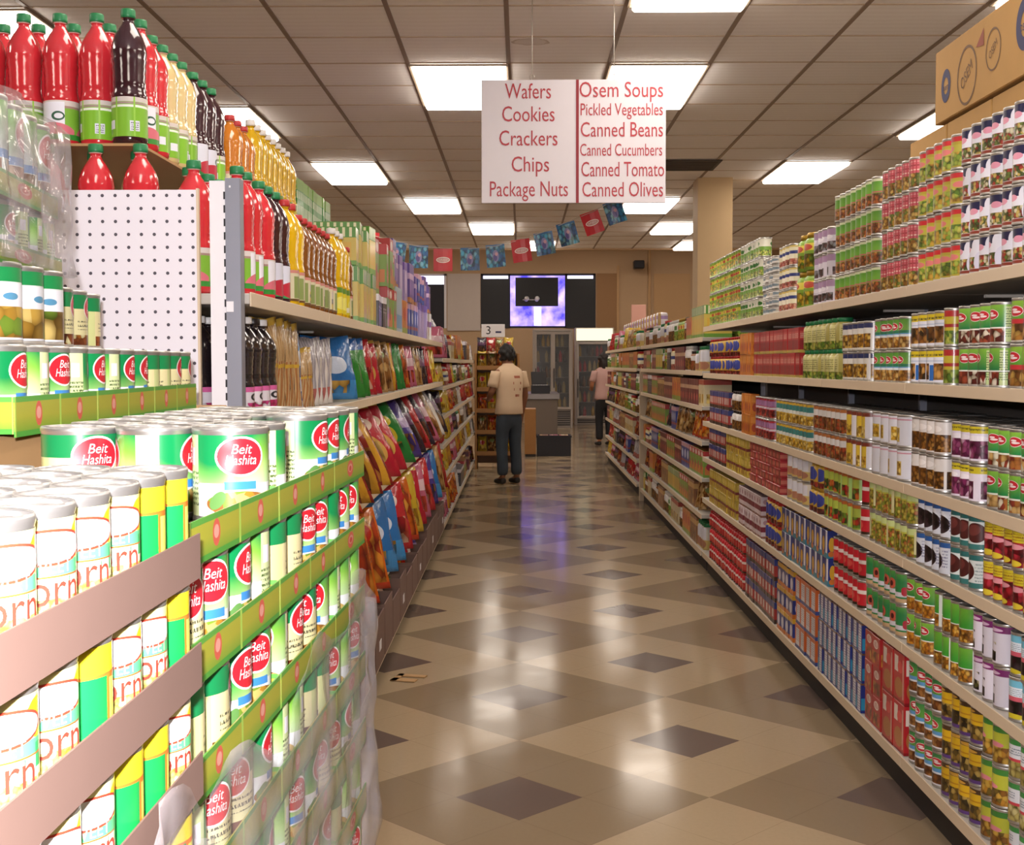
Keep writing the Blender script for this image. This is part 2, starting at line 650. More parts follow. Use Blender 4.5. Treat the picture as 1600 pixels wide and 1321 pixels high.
# ------------------------------------------------------------------ hanging aisle sign
sign_w = mat('sign_white', 'dcd6de', .4)
sign_r = mat('sign_red', '8c1f2c', .5)
ink_r = mat('sign_lettering_red', 'b03440', .5)
SX, SZ = .2635, 2.5775
sg = thing('aisle_sign', 'white double hanging aisle sign listing wafers, cookies, soups and canned foods', 'sign', (SX, 6.3, SZ))
W2, H2 = .4575, .3035
obj('board', boxes('board', [(-W2, W2, 0, .012, -H2, H2)], [sign_w], .002), sg)
obj('divider', boxes('divider', [(.012, .026, -.002, .0, -H2, H2)], [sign_r]), sg)
hook = mat('hanger_wire', 'cfc8bd', .3, .5)
for x in (-.205, .2):
    obj('hanger_wire', tube('hanger_wire', [(x, .006, H2 - .01), (x, .006, CZ - SZ - .005)], .0022, hook, 5), sg)
    obj('hook', tube('hook', [(x + .012 * math.cos(a), .006, H2 + .012 + .014 * math.sin(a)) for a in [q * .5 for q in range(11)]], .002, hook, 5), sg)


def signline(s, px, py, wpx, size, name='lettering'):
    k = 6.3 / 1964.24
    x = (px - 896) * k
    z = -(py - 221) * k
    m0 = text_mesh(name, s, size, ink_r)
    w = max(v.co.x for v in m0.vertices) - min(v.co.x for v in m0.vertices)
    f = wpx * k / w
    for v in m0.vertices:
        v.co.x *= f
    obj(name, m0, sg, (x, -.0015, z))


for s, px, py, w, sz in (('Wafers', 826, 145, 71, .108), ('Cookies', 826, 180, 81, .108), ('Crackers', 826, 217, 90, .108), ('Chips', 829, 257, 58, .108), ('Package Nuts', 826.5, 295, 121, .108),
                         ('Osem Soups', 969.5, 143, 129, .108), ('Pickled Vegetables', 970, 173, 127, .086), ('Canned Beans', 970.5, 204, 127, .104), ('Canned Cucumbers', 969.5, 235, 127, .086),
                         ('Canned Tomato', 972, 265, 128, .104), ('Canned Olives', 972, 296, 125, .104)):
    signline(s, px, py, w, sz)

# ------------------------------------------------------------------ string of pennants
bt = thing('pennant_string', 'sagging string of blue and red paper pennants hung across the aisle', 'bunting', (0, 12.0, 0))
KB = 12.0 / 1964.24


def bp(px, py):
    return ((px - 813.7) * KB, 1.475 - (py - 568.7) * KB)


top = [(500, 340), (540, 356), (575, 366), (620, 380), (655, 386), (693, 389), (735, 390), (775, 386), (815, 376), (850, 364), (888, 348), (926, 333), (960, 315), (1000, 290), (1086, 235)]
obj('string', tube('string', [(bp(*q)[0], 0, bp(*q)[1]) for q in top], .003, hook, 5), bt)
pen_b = art('pennant_blue', '2f7fb4', [('f', 0, 1, 0, 1, ['2f7fb4', '4fb0d6', '3a6aa8', '7cc0dc', '2a5e98'], 5), ('e', .5, .5, .17, .26, '8a86b8'), ('e', .46, .42, .1, .14, '5a4f93'), ('e', .54, .58, .08, .08, 'd0a0b0'), ('b', .92, 1, '2a6aa4')], rep=1, vary=False)
pen_r = art('pennant_red', 'c8232f', [('e', .5, .5, .36, .13, 'f1e6df'), ('e', .5, .5, .31, .09, 'b84a48'), ('w', .5, .5, .28, .07, 'f6efe8', 9)], rep=1, vary=False)
for px, py, rot, red in ((545, 372, .15, 0), (578, 381, .1, 1), (620, 397, .12, 0), (655, 402, .02, 0), (693, 407, 0, 1), (735, 406, -.02, 0), (775, 401, -.08, 0), (815, 393, -.14, 1),
                         (851, 382, -.18, 0), (887, 367, -.26, 0), (925, 350, -.34, 1), (960, 334, -.32, 0)):
    me = bpy.data.meshes.new('pennant')
    bm = bmesh.new()
    bmesh.ops.create_grid(bm, x_segments=4, y_segments=4, size=.5)
    uvl = bm.loops.layers.uv.new('UVMap')
    for f in bm.faces:
        for lp in f.loops:
            lp[uvl].uv = (lp.vert.co.x + .5, lp.vert.co.y + .5)
    for v in bm.verts:
        x, y = v.co.x, v.co.y
        v.co = (x * .18, .012 * math.sin(x * 4 + px) + .006 * y, y * .215)
    ex = bmesh.ops.extrude_face_region(bm, geom=list(bm.faces))
    for el in ex['geom']:
        if isinstance(el, bmesh.types.BMVert):
            el.co.y += .002
    bm.to_mesh(me)
    bm.free()
    me.materials.append(pen_r if red else pen_b)
    x, z = bp(px, py)
    o = obj('pennant', me, bt, (x, 0, z))
    o.rotation_euler = (0, rot, 0)
    o['label'] = ('red pennant' if red else 'blue pennant')

# ------------------------------------------------------------------ shelving
def gondola(label, group, xf, dr, y0, y1, zs, depth, top, base_z, near_upright=True, back=True, loc_label=None):
    """one 4-foot shelving section: xf = front line of its shelves, dr = +1 when the shelf runs to +X"""
    t = thing('gondola_shelving', label, 'shelving', (xf, y0, 0), 0, group)
    L = y1 - y0
    X = lambda a: dr * a
    obj('kick_plate', boxes('kick_plate', [(X(.04), X(.055), 0, L, 0, base_z - .03)], [kick_m]), t)
    bd = obj('base_deck', boxes('base_deck', [(X(.004), X(depth), .002, L - .002, base_z - .03, base_z)], [shelf_paint], .002), t)
    obj('price_rail', boxes('price_rail', [(X(0), X(.004), .002, L - .002, base_z - .034, base_z + .004)], [rail_m]), bd)
    if back:
        obj('back_panel', boxes('back_panel', [(X(depth + .002), X(depth + .014), 0, L, base_z - .03, top)], [backp_m]), t)
    obj('upright', boxes('upright', [(X(depth - .03), X(depth), .003, .027, base_z + .0, top)] + ([(X(depth - .0305), X(depth - .03), .011, .019, .2 + .05 * q, .225 + .05 * q) for q in range(int((top - .3) / .05))]), [upright_m]), t)
    for z in zs:
        sh = obj('shelf', boxes('shelf', [(X(.004), X(depth - .002), .002, L - .002, z - .026, z), (X(.26), X(depth - .02), .004, .010, z - .036, z - .026), (X(.26), X(depth - .02), L - .010, L - .004, z - .036, z - .026)], [shelf_paint], .0015), t)
        obj('price_rail', boxes('price_rail', [(X(0), X(.004), .002, L - .002, z - .032, z + .003)], [rail_m], .001), sh)
    return t


RX = 1.28
RS = [1.728, 1.406, 1.071, .82, .532]
RB = .145
SEC = ['first', 'second', 'third', 'fourth', 'fifth', 'sixth', 'seventh', 'eighth', 'ninth', 'tenth', 'eleventh', 'twelfth']
for k in range(5):
    gondola('beige-lipped canned goods shelving, %s section counted from its near end' % SEC[k], 'canned goods shelving sections', RX, 1, 3.035 + k * 1.163, 3.035 + (k + 1) * 1.163, RS, .45, 1.728, RB)

# ------------------------------------------------------------------ product prototypes
_pc = {}


def can_spec(kind, cat, am, r, h, detail, logo=None, lidmat=None):
    """tin (rims and body) > label sleeve, lid; far copies are one mesh"""
    key = (kind, am.name, r, h, detail, logo)
    if key in _pc:
        return _pc[key]
    lm = lidmat or lidm
    if detail:
        sg_ = 28 if detail > 1 else 18
        body = lathe(kind, [(0, .001), (r * .93, .001), (r * .965, 0), (r, .002), (r, .005), (r * .972, .008), (r * .972, h - .008), (r, h - .005), (r, h - .002), (r * .975, h), (r * .95, h - .001)], sg_, [tin])
        lab = lathe('label', [(r * .984, .0085), (r * .984, h - .0085)], sg_, [am])
        lid = lathe('lid', [(r * .955, h - .0012), (r * .93, h - .005), (r * .74, h - .005), (r * .72, h - .0038), (r * .5, h - .0038), (r * .48, h - .0046), (0, h - .0046)], sg_, [lm])
        subs = []
        if logo:
            subs = logo_parts(r * .986, h, logo)
        spec = dict(name=kind, cat=cat, mesh=body, parts=[('label', lab, subs), ('lid', lid, [])])
    else:
        me = lathe(kind, [(0, 0), (r, 0), (r, .006), (r * .975, .008), (r * .975, h - .008), (r, h - .006), (r, h), (r * .93, h - .004), (0, h - .004)], 12, [am, tin, lm], [1, 1, 1, 0, 1, 1, 2, 2], (.008, h - .008))
        spec = dict(name=kind, cat=cat, mesh=me)
    _pc[key] = spec
    return spec


logo_red = mat('logo_red', 'c3222f', .35, coat=.2, var=.02)
logo_white = mat('logo_white', 'f6efec', .35, var=.02)


def oval_mesh(name, rx, rz, r, a0, zc, m, lift):
    """thin printed oval wrapped on a can of radius r"""
    n, rings = 28, (0, .5, 1)
    vs, fs = [], []
    for q in rings:
        if q == 0:
            vs.append((0, 0))
        else:
            vs += [(q * rx * math.cos(2 * PI * k / n), q * rz * math.sin(2 * PI * k / n)) for k in range(n)]
    for k in range(n):
        k2 = (k + 1) % n
        fs.append((0, 1 + k, 1 + k2))
        fs.append((1 + k, 1 + n + k, 1 + n + k2, 1 + k2))
    R = r + lift
    return finish(name, [(R * math.cos(a0 + x / r), R * math.sin(a0 + x / r), zc + z) for x, z in vs], fs, [m])


_lg = {}


def logo_parts(r, h, key):
    """red oval emblem with a white rim and two lines of white script, on the two fronts of the can"""
    k = (round(r, 4), h, key)
    if k in _lg:
        return _lg[k]
    zc = h * (.70 if key != 'low' else .62)
    rx, rz = min(r * .62, h * .25), h * .185
    out = []
    for a0 in (PI, 0.0):
        out.append(('emblem_rim', oval_mesh('emblem_rim', rx * 1.1, rz * 1.12, r, a0, zc, logo_white, .0003)))
        out.append(('emblem', oval_mesh('emblem', rx, rz, r, a0, zc, logo_red, .0006)))
        for s, dz, f in (('Beit', .38, .9), ('Hashita', -.22, 1.35)):
            tm = text_mesh('lettering', s, rz * .78, logo_white, shear=.25)
            xs = [v.co.x for v in tm.vertices]
            sc = rx * f / (max(xs) - min(xs))
            for v in tm.vertices:
                a = a0 + v.co.x * sc / r
                v.co = ((r + .0009) * math.cos(a), (r + .0009) * math.sin(a), zc + dz * rz + v.co.z)
            out.append(('lettering', tm))
    _lg[k] = out
    return out


def box_spec(kind, cat, am, d, w, h):
    """printed carton, front towards the aisle (d = along X, w = along Y)"""
    key = (kind, am.name, d, w, h)
    if key not in _pc:
        me = boxes(kind, [(-d / 2, d / 2, -w / 2, w / 2, 0, h)], [am], min(.0015, w * .05))
        _pc[key] = dict(name=kind, cat=cat, mesh=me)
    return _pc[key]


def jar_spec(kind, cat, am, r, h, capm, detail=1):
    key = (kind, am.name, r, h, capm.name, detail)
    if key not in _pc:
        sgm = 18 if detail else 12
        me = lathe(kind, [(0, 0), (r * .9, 0), (r, h * .03), (r, h * .72), (r * .93, h * .80), (r * .74, h * .86), (r * .72, h * .87)], sgm, [am])
        cp = lathe('cap', [(r * .72, h * .86), (r * .80, h * .86), (r * .80, h * .985), (r * .76, h), (0, h)], sgm, [capm])
        if detail:
            _pc[key] = dict(name=kind, cat=cat, mesh=me, parts=[('cap', cp, [])])
        else:
            bm = bmesh.new()
            bm.from_mesh(me)
            n0 = len(bm.faces)
            bm.from_mesh(cp)
            bm.faces.ensure_lookup_table()
            for f in bm.faces[n0:]:
                f.material_index = 1
            m2 = bpy.data.meshes.new(kind)
            bm.to_mesh(m2)
            bm.free()
            m2.materials.append(am)
            m2.materials.append(capm)
            _pc[key] = dict(name=kind, cat=cat, mesh=m2)
    return _pc[key]


FOODR = ['8a2a20', '5e1a18', 'b04030']
FOODB = ['b07a36', '8e5a26', 'cc9a54', '6e4620']
FOODG = ['84a038', 'a4b44a', '5e7e2a', 'c4c25a']
FOODY = ['e0ba48', 'cc9c30', 'ecd078', 'aa8428']
FOODK = ['1c1614', '2c2024', '3a2c30', '100c0c']
LOGO = [('e', .55, .74, .2, .14, 'e9d8d6'), ('e', .55, .74, .185, .125, 'c02a34'), ('e', .52, .775, .09, .028, 'f0dede'), ('e', .57, .715, .12, .03, 'f0dede')]
GREENTOP = [('g', .35, 1.05, .06, '8fc440'), ('r', 0, .09, 0, .95, 'cddb9a'), ('r', .91, 1, 0, .95, 'cddb9a'), ('t', .0, .09, .1, .9, '4a6a3a', 12), ('t', .91, 1, .1, .9, '4a6a3a', 12)]

ARTS = {
    # name: (base, layers)
    'navy_pepper': ('e6e4ee', [('b', .74, 1, '1b1d45'), ('e', 1.0, .78, .3, .34, 'e6e4ee'), ('e', .5, .7, .16, .1, 'e39ab0'), ('f', .3, .84, .1, .46, ['6a7a34', 'a83a2a', 'c9b060', '4e5a2a', 'd8d0b0'], 9), ('e', .98, .3, .2, .34, 'dcd9ea'), ('b', 0, .09, '8a3a2a')]),
    'olive_red': ('b2a03a', [('f', 0, 1, .05, .5, FOODG + ['c8a040'], 6), ('b', .5, .74, 'b9b045'), ('b', .84, 1, 'c02830'), ('e', .5, .62, .22, .1, 'd77a78'), ('r', .0, .16, .0, 1, 'd8612a'), ('r', .06, .1, .0, 1, 'f0e6d0')]),
    'plaid_red': ('c8606a', [('b', .6, .64, 'e7c9b8'), ('b', .76, .8, '8e2c34'), ('b', .9, .94, 'd89a98'), ('s', .5, 1, 'a83a44', 9, .3), ('f', 0, 1, 0, .5, ['b58a3c', '8a5e22', 'd2b060', '6e7a2e'], 8)]),
    'green_orange': ('71a83c', [('g', .6, 1, .03, '4f8e2e'), ('b', .9, 1, 'c9cfa8'), ('f', 0, 1, 0, .42, ['b0622e', '8a4a22', 'c98a4a', '6e5a2a'], 8), ('b', .44, .5, 'b86a62')]),
    'white_violet': ('d7d0dc', [('b', .7, 1, 'a888a8'), ('e', .5, .62, .2, .1, 'ece6ee'), ('f', .1, .9, .05, .42, ['4a3436', '6a4a48', '8a8a8e', '2e2428'], 6)]),
    'cream_navy': ('e0d8b8', [('b', .55, .72, '2f3a78'), ('b', .9, 1, 'd0b868'), ('f', 0, 1, 0, .3, ['c87a6a', 'd8a080', 'b05a50'], 7), ('r', .3, .7, .3, .55, 'e9e2cc')]),
    'tuna': ('d5d2cc', [('b', .2, .75, 'b9b2a4'), ('e', .5, .5, .3, .3, '7a8a94')]),
    'pea_white': ('6f9a3a', [('b', .55, 1, 'e2e0cf'), ('e', .5, .72, .2, .12, '3f7a34'), ('f', 0, 1, 0, .35, FOODG, 8)]),
    'yellow_green': ('7fa03a', [('b', .6, .82, 'd6c44a'), ('f', .1, .9, .1, .5, ['d9b83a', 'a88a2a', '6f8a2e'], 8), ('e', .5, .7, .2, .1, 'b84a34')]),
    'green_sandwich': ('5a9a34', [('g', .5, 1.1, .05, '9ac040'), ('b', .42, .54, 'c2333a'), ('f', 0, 1, 0, .42, FOODB + ['c8a050'], 5)] + LOGO),
    'green_kidney': ('1f7a44', GREENTOP + [('f', .1, .9, 0, .36, ['7a2e20', 'a04a30', 'e0d4c0', '5a2018'], 6), ('b', .36, .4, 'e8eae0')] + LOGO),
    'yellow_relish': ('c9b43c', [('b', .82, 1, 'b83030'), ('b', .5, .6, 'a8322e'), ('f', 0, 1, 0, .4, FOODG, 6)]),
    'fava_white': ('dfe0ea', [('b', .8, 1, 'd4bc28'), ('t', .1, .9, .83, .95, '4a4420', 1), ('f', .1, .72, .08, .6, FOODB + ['3a2c1a'], 5), ('r', .74, .9, .05, .55, '2f68b0'), ('b', .66, .7, 'b9c4da')]),
    'chickpea_logo': ('7fa84a', [('g', .5, 1.0, .05, '4f8e34'), ('b', .5, .6, '2f7a5a'), ('b', .36, .5, 'dfe6ea'), ('b', .46, .5, '6aa0cc'), ('f', 0, 1, 0, .38, ['c8923a', 'a8702a', 'd8b068', '8a5a20'], 7)] + LOGO),
    'golden_olive': ('dcd8d0', [('b', .82, 1, '2f3560'), ('f', .08, .92, .06, .6, ['c08a2a', '9a6a1e', 'd8b050', '6e4a1a'], 7), ('r', 0, .06, 0, 1, 'e9e6e6')]),
    'pale_jar': ('b7ac62', [('r', .15, .85, .3, .9, 'cfc888'), ('f', 0, 1, 0, .3, FOODG, 7), ('t', .2, .8, .4, .8, '7a7a3a', 5)]),
    'green_logo_meat': ('1f8246', GREENTOP + [('f', .1, .9, .0, .34, ['a86a34', '8a3a2a', 'd0a868', 'd8d0b8'], 5), ('b', .34, .39, 'e2e6d8')] + LOGO),
    'yellow_purple': ('e2d8e6', [('b', .8, 1, 'c9b82c'), ('t', .1, .9, .84, .95, '4a4420', 1), ('f', .1, .9, .06, .58, ['7a2a58', '9a4a74', '5a1e40', 'c8a0b8'], 5), ('e', .5, .66, .3, .08, 'efe8f0')]),
    'white_brown': ('dcd6d2', [('f', .04, .96, .04, .6, ['8a5a24', '6e4418', 'a87838', '4e3010'], 8), ('e', .5, .78, .2, .1, 'efe9e6')]),
    'white_big': ('d9d8e0', [('r', .1, .6, .12, .62, 'c9b060'), ('f', .12, .58, .14, .6, FOODY, 7), ('b', .88, .93, 'c890a0')]),
    'yellow_white': ('d2b23a', [('r', .62, .95, 0, 1, 'dcd8dc'), ('b', .85, 1, '7a3a2a'), ('f', .05, .6, .05, .45, FOODY, 7)]),
    'nut_white': ('d6d2cf', [('f', 0, 1, .0, .58, ['8e5a2c', '6a3e1c', 'b07a44', 'a84a2a'], 7), ('b', .86, 1, 'a8683a')]),
    'teal_yellow': ('c9a63c', [('b', .62, .88, '3f7f7c'), ('b', .45, .62, 'd9dcd4'), ('f', 0, 1, 0, .4, FOODY, 7)]),
    'purple_red': ('a83440', [('b', .6, .9, 'a878a4'), ('b', .45, .56, 'cfc3cc'), ('f', 0, 1, 0, .4, FOODR, 7)]),
    'berry_yellow': ('a01c28', [('b', .68, 1, 'c9b62c'), ('t', .1, .9, .74, .92, '8a5a1a', 2), ('f', 0, 1, .0, .66, ['a01a26', '7a101a', 'b83040', '5e0c14'], 5), ('e', .5, .56, .3, .08, 'd8909a'), ('e', .5, .1, .24, .09, 'd8c038')]),
    'teal_bean': ('d3dad8', [('b', .84, 1, '2f6a68'), ('b', 0, .16, '3a7470'), ('e', .55, .5, .3, .3, '4a201e', -.5), ('e', .5, .58, .2, .16, '6a3430', -.5), ('t', .0, .16, .2, .8, '8a9a9a', 6), ('t', .86, 1, .2, .8, '8a9a9a', 6)]),
    'blue_olive': ('d5d8e2', [('b', .84, 1, '2f5a9a'), ('fe', .5, .4, .34, .3, FOODK, 8), ('e', .2, .66, .1, .16, '3f7a44'), ('t', .8, 1, .2, .8, '7a7a9a', 6)]),
    'pea_yellow': ('b9b84a', [('b', .78, 1, 'c3cf8a'), ('f', 0, 1, 0, .72, ['a8983a', '7f8a2e', 'c9b450', 'b06a3a'], 9), ('r', .86, 1, .1, .9, 'd2cc9a')]),
    'bright_red': ('c22630', [('b', .55, .7, 'e8d8d0'), ('b', 0, .1, '3a2a1a'), ('e', .5, .35, .25, .16, 'd9544a')]),
    'lime_tomato': ('a9b84a', [('f', .1, .9, .05, .5, ['b83a2a', 'c86a2e', '6f8a2e', '3a4a1e'], 5), ('r', .84, 1, 0, 1, 'a8cf7a'), ('b', .86, 1, 'b0622e')]),
    'blue_yellow': ('c8a23a', [('e', .5, .6, .35, .3, '3f4a9a'), ('f', 0, 1, 0, .25, FOODR, 7), ('e', .2, .3, .12, .12, 'c8322e')]),
    'pale_big': ('d6cfbf', [('b', 0, .42, 'cdb26a'), ('e', .5, .25, .3, .18, 'b07a60'), ('r', .3, .8, .45, .95, 'dcdbe4')]),
    'cherry_blue': ('d9e2ea', [('b', .82, 1, '6fb4cc'), ('b', .46, .58, 'c85a6a'), ('f', 0, 1, .06, .46, FOODK + ['3a1020'], 5), ('t', .1, .9, .6, .8, '8a9aaa', 4), ('e', .5, .06, .3, .07, 'c9b82c')]),
    'purple_olive': ('d9d3df', [('b', .82, 1, '7a2868'), ('e', .5, .9, .3, .05, 'd8b8d4'), ('f', .05, .62, .05, .56, FOODK + ['c9c0a0', '6a6a34'], 5), ('e', .35, .5, .4, .12, 'd9d3df', .4)]),
    'corn_green': ('3f9a34', [('g', .5, 1, .05, '74b03a'), ('r', .0, .1, 0, 1, 'dce0da'), ('f', .1, 1, .0, .38, ['c98a2a', 'a86a1e', 'deb050', '8a5a1a'], 9), ('b', .38, .41, 'dfe4da')]),
    'corn_logo': ('1f7c3e', GREENTOP + [('f', .1, .9, 0, .4, ['c8862a', 'd8a040', 'a8641e'], 8), ('b', .4, .44, 'dfe4da')] + LOGO),
    'flower_green': ('2f7f46', [('e', .5, .55, .16, .2, 'c25a44'), ('e', .5, .55, .07, .1, '4a1a1a'), ('b', .2, .36, 'd0ccd4'), ('e', .1, .4, .12, .16, 'b02a3a'), ('b', 0, .14, 'c9a880'), ('g', .75, 1.05, .04, '5fa048')]),
    'bean_white_green': ('dadbe0', [('b', .86, 1, '3f8a44'), ('t', .1, .9, .6, .8, '6a7a8a', 3), ('b', .42, .5, 'c8424e'), ('f', 0, 1, 0, .42, ['b8a860', '9a8a44', 'd0c488', '6e6a30'], 6)]),
    'bean_lime': ('b9bb3a', [('b', .84, 1, '3f7f34'), ('e', .5, .5, .24, .08, 'd9848e'), ('f', 0, 1, 0, .44, ['b8822a', '8a5a1e', 'c9a040', '6e5a22'], 6)]),
    'bean_violet': ('d6ab1e', [('b', .86, 1, '4a3420'), ('e', .5, .92, .3, .05, 'c9983a'), ('b', .62, .66, 'b8801a'), ('f', 0, 1, .1, .52, ['8a6a2a', '5e4a1e', 'b89a4e', '3a2e18'], 6), ('b', 0, .1, '5a3a7a')]),
    'nut_green': ('5f9a3e', [('g', .6, 1, .05, '2f7a44'), ('b', .42, .54, '5f9acc'), ('b', .34, .42, 'dfe2e6'), ('f', 0, 1, .05, .36, ['8a5224', '6a3a18', 'a8743c'], 6), ('b', 0, .05, 'dcd9dc')] + LOGO),
    'box_red_soup': ('a82428', [('b', 0, .12, 'b9a24a'), ('r', .1, .9, .55, .85, 'c04a48'), ('t', .12, .88, .6, .8, 'e0b8a8', 3), ('r', .08, .92, .14, .5, '8e1c22')], 1),
    'box_orange': ('c8741e', [('r', .1, .9, .6, .9, 'd88a34'), ('e', .5, .35, .3, .2, 'a8401e')], 1),
    'box_navy': ('1d2f7a', [('r', .72, 1, 0, 1, 'd9d6df'), ('e', .35, .5, .22, .26, 'd2a22e'), ('b', 0, .2, '3a7f94'), ('e', .3, .16, .2, .1, 'c8702a')], 1),
    'box_navy_print': ('22307a', [('r', .38, .86, .05, .95, 'd8d6e0'), ('t', .4, .84, .1, .9, '6a6a8a', 9), ('r', 0, .3, .1, .5, '2f8ab0'), ('b', .94, 1, '6a4a3a')], 1),
    'box_red_meal': ('b8262c', [('e', .5, .3, .36, .2, 'b0703a'), ('r', .1, .42, .6, .92, 'e6d8cc'), ('e', .6, .72, .22, .12, 'd84a4a'), ('r', .82, .92, .1, .9, 'd9a89a'), ('b', 0, .06, '8e1a20')], 1),
    'box_red_pic': ('a82a2c', [('f', .1, .9, .1, .5, ['c88a3a', '8a4a22', 'b83a2a'], 4), ('e', .5, .74, .3, .14, 'e0d2c8'), ('w', .5, .74, .26, .1, 'a82a2c', 4)], 1),
    'box_orange_white': ('c8622a', [('r', .2, .85, .15, .85, 'd9d6dc'), ('t', .22, .83, .3, .8, '8a8a9a', 6), ('b', 0, .15, '3a4a8a')], 1),
    'box_navy_yellow': ('23307a', [('b', .8, 1, 'd0a02a'), ('e', .5, .45, .3, .25, 'd9d6e2'), ('b', 0, .2, 'c8702a')], 1),
    'box_multi': ('a83a34', [('b', .7, 1, '2f3a7a'), ('r', .3, .7, .3, .66, 'd8cfc8'), ('b', 0, .2, '3a2a22')], 1),
    'box_pinkwhite': ('d3c3c8', [('b', .3, .55, '7a2438'), ('e', .5, .75, .3, .12, 'b08a94'), ('b', 0, .1, '8a5a4a')], 1),
    'box_yellow': ('c0a63a', [('b', .35, .5, '7a2a24'), ('r', .2, .8, .6, .85, 'd9c060'), ('e', .5, .2, .3, .12, 'a87a2a')], 1),
    'box_flat_red': ('a8242c', [('b', .25, .7, 'c86a5a'), ('r', .6, .9, .1, .9, '7a3a2a')], 1),
}


def A(n):
    a = ARTS[n]
    return art('print_' + n, a[0], a[1], rep=a[2] if len(a) > 2 else 2)


cap_green = mat('cap_green', '1f7a48', .4)
cap_red = mat('cap_red', 'b02a2c', .4)
cap_white = mat('cap_white', 'dcd8d4', .4)
cap_gold = mat('cap_gold', 'b8923a', .3, .5)
cap_dark = mat('cap_dark', '241c1a', .4)

SHN = ['top', 'second', 'third', 'fourth', 'fifth']


def shelf_name(i):
    return (SHN[i] + ' can shelf') if i < 5 else 'bottom can deck'


def fill(shelf_i, z, ya, yb, look, cat, mk, step, depth, layers, hgt, jit=.5, rows=1, xf=None, dr=1, sname=None, detail_y=6.6, thin=None):
    """a block of one product: columns along the shelf, layers upward, rows to the back"""
    n = max(1, int((yb - ya + .004) / step))
    off = (yb - ya - n * step) / 2
    xf = RX if xf is None else xf
    sname = sname or shelf_name(shelf_i)
    for rw in range(rows):
        for k in range(n):
            y = ya + off + (k + .5) * step
            for L in range(layers):
                det = (2 if y < 3.9 else 1) if (y < detail_y and rw == 0) else 0
                sp = mk(det)
                lw = layer_word(L, layers)
                lab = '%s, %s from near end' % (look, nth(k + 1))
                if rw:
                    lab = '%s, file %d, %s from near end' % (look, rw + 1, nth(k + 1))
                if lw:
                    lab += ', ' + (lw.replace(' layer', '') if rw else lw)
                lab += ', ' + sname
                x = xf + dr * (.012 + depth / 2 + rw * (depth + .002)) + RND.uniform(-.003, .003) * (1 if rows == 1 else .25)
                put(sp, (x, y, z + L * (hgt + .0006) + .0002), RND.gauss(0, jit) + (PI if RND.random() < .15 and jit > .2 else 0) + (0 if dr > 0 else PI), lab, look + 's, ' + sname)


def cans(shelf_i, ya, yb, a, kind, look, layers=2, r=.0365, h=.112, jit=.5, rows=1, logo=None, cat='can'):
    z = RS[shelf_i] if shelf_i < 5 else RB
    m = A(a)
    fill(shelf_i, z, ya, yb, look, cat, lambda d: can_spec(kind, cat, m, r, h, d), 2 * r + .0015, 2 * r, layers, h, jit, rows)


def pboxes(shelf_i, ya, yb, a, kind, look, layers, w, d, h, cat='box'):
    z = RS[shelf_i] if shelf_i < 5 else RB
    m = A(a)
    fill(shelf_i, z, ya, yb, look, cat, lambda q: box_spec(kind, cat, m, d, w, h), w + .002, d, layers, h, .012)


def jars(shelf_i, ya, yb, a, kind, look, layers, r, h, cap, cat='jar'):
    z = RS[shelf_i] if shelf_i < 5 else RB
    m = A(a)
    fill(shelf_i, z, ya, yb, look, cat, lambda q: jar_spec(kind, cat, m, r, h, cap, 1 if q else 0), 2 * r + .002, 2 * r, layers, h, .5)


# ------------------------------------------------------------------ the canned goods run: one line per block of product
cans(0, 3.059, 3.756, 'navy_pepper', 'stuffed_vegetable_can', 'white can with navy top', jit=0.25, layers=4, r=0.0375, h=0.107)
cans(0, 3.761, 4.163, 'olive_red', 'pickle_can', 'olive-yellow can with red band', layers=4, r=0.0375, h=0.107)
cans(0, 4.17, 4.593, 'plaid_red', 'nut_can', 'pink-red plaid can', layers=4, r=0.0375, h=0.107)
cans(0, 4.602, 5.262, 'green_orange', 'lentil_can', 'green can with orange base', layers=4, r=0.0375, h=0.107)
cans(0, 5.273, 5.649, 'white_violet', 'fruit_can', 'white and violet can', layers=3, r=0.0375, h=0.107)
jars(0, 5.662, 6.012, 'yellow_green', 'olive_jar', 'large yellow-green olive jar', 2, 0.065, 0.17, cap_gold)
cans(0, 6.027, 6.392, 'cream_navy', 'soup_can', 'cream and navy soup can', layers=3, r=0.0375, h=0.107)
cans(0, 6.409, 6.824, 'tuna', 'flat_fish_can', 'flat silver fish can', layers=7, r=0.042, h=0.042)
cans(0, 6.842, 7.47, 'pea_white', 'pea_can', 'green and white pea can', layers=4, r=0.0375, h=0.107)
cans(0, 7.492, 8.676, 'yellow_green', 'mixed_vegetable_can', 'yellow-green vegetable can', layers=4, r=0.0375, h=0.107)
cans(1, 3.044, 3.366, 'green_sandwich', 'stuffed_leaf_can', 'green can with red banner', h=0.12, r=0.04)
cans(1, 3.407, 3.786, 'green_kidney', 'kidney_bean_can', 'green can with kidney beans', h=0.118, r=0.0395)
cans(1, 3.803, 3.885, 'yellow_relish', 'relish_can', 'slim yellow and red can', h=0.118, r=0.031)
cans(1, 3.897, 4.225, 'fava_white', 'fava_bean_can', 'white can with yellow top', h=0.116)
cans(1, 4.239, 4.68, 'chickpea_logo', 'chickpea_can', 'green and blue-striped logo can', h=0.114)
cans(1, 4.707, 5.118, 'golden_olive', 'green_olive_can', 'white can with golden olives', h=0.114)
jars(1, 5.139, 5.803, 'pale_jar', 'pickle_jar', 'pale jar with green cap', 2, 0.04, 0.128, cap_green)
pboxes(1, 5.844, 6.998, 'box_red_soup', 'soup_mix_box', 'dark red soup box', 2, 0.085, 0.06, 0.118)
pboxes(1, 7.057, 7.455, 'box_orange', 'snack_box', 'orange box', 2, 0.07, 0.05, 0.12)
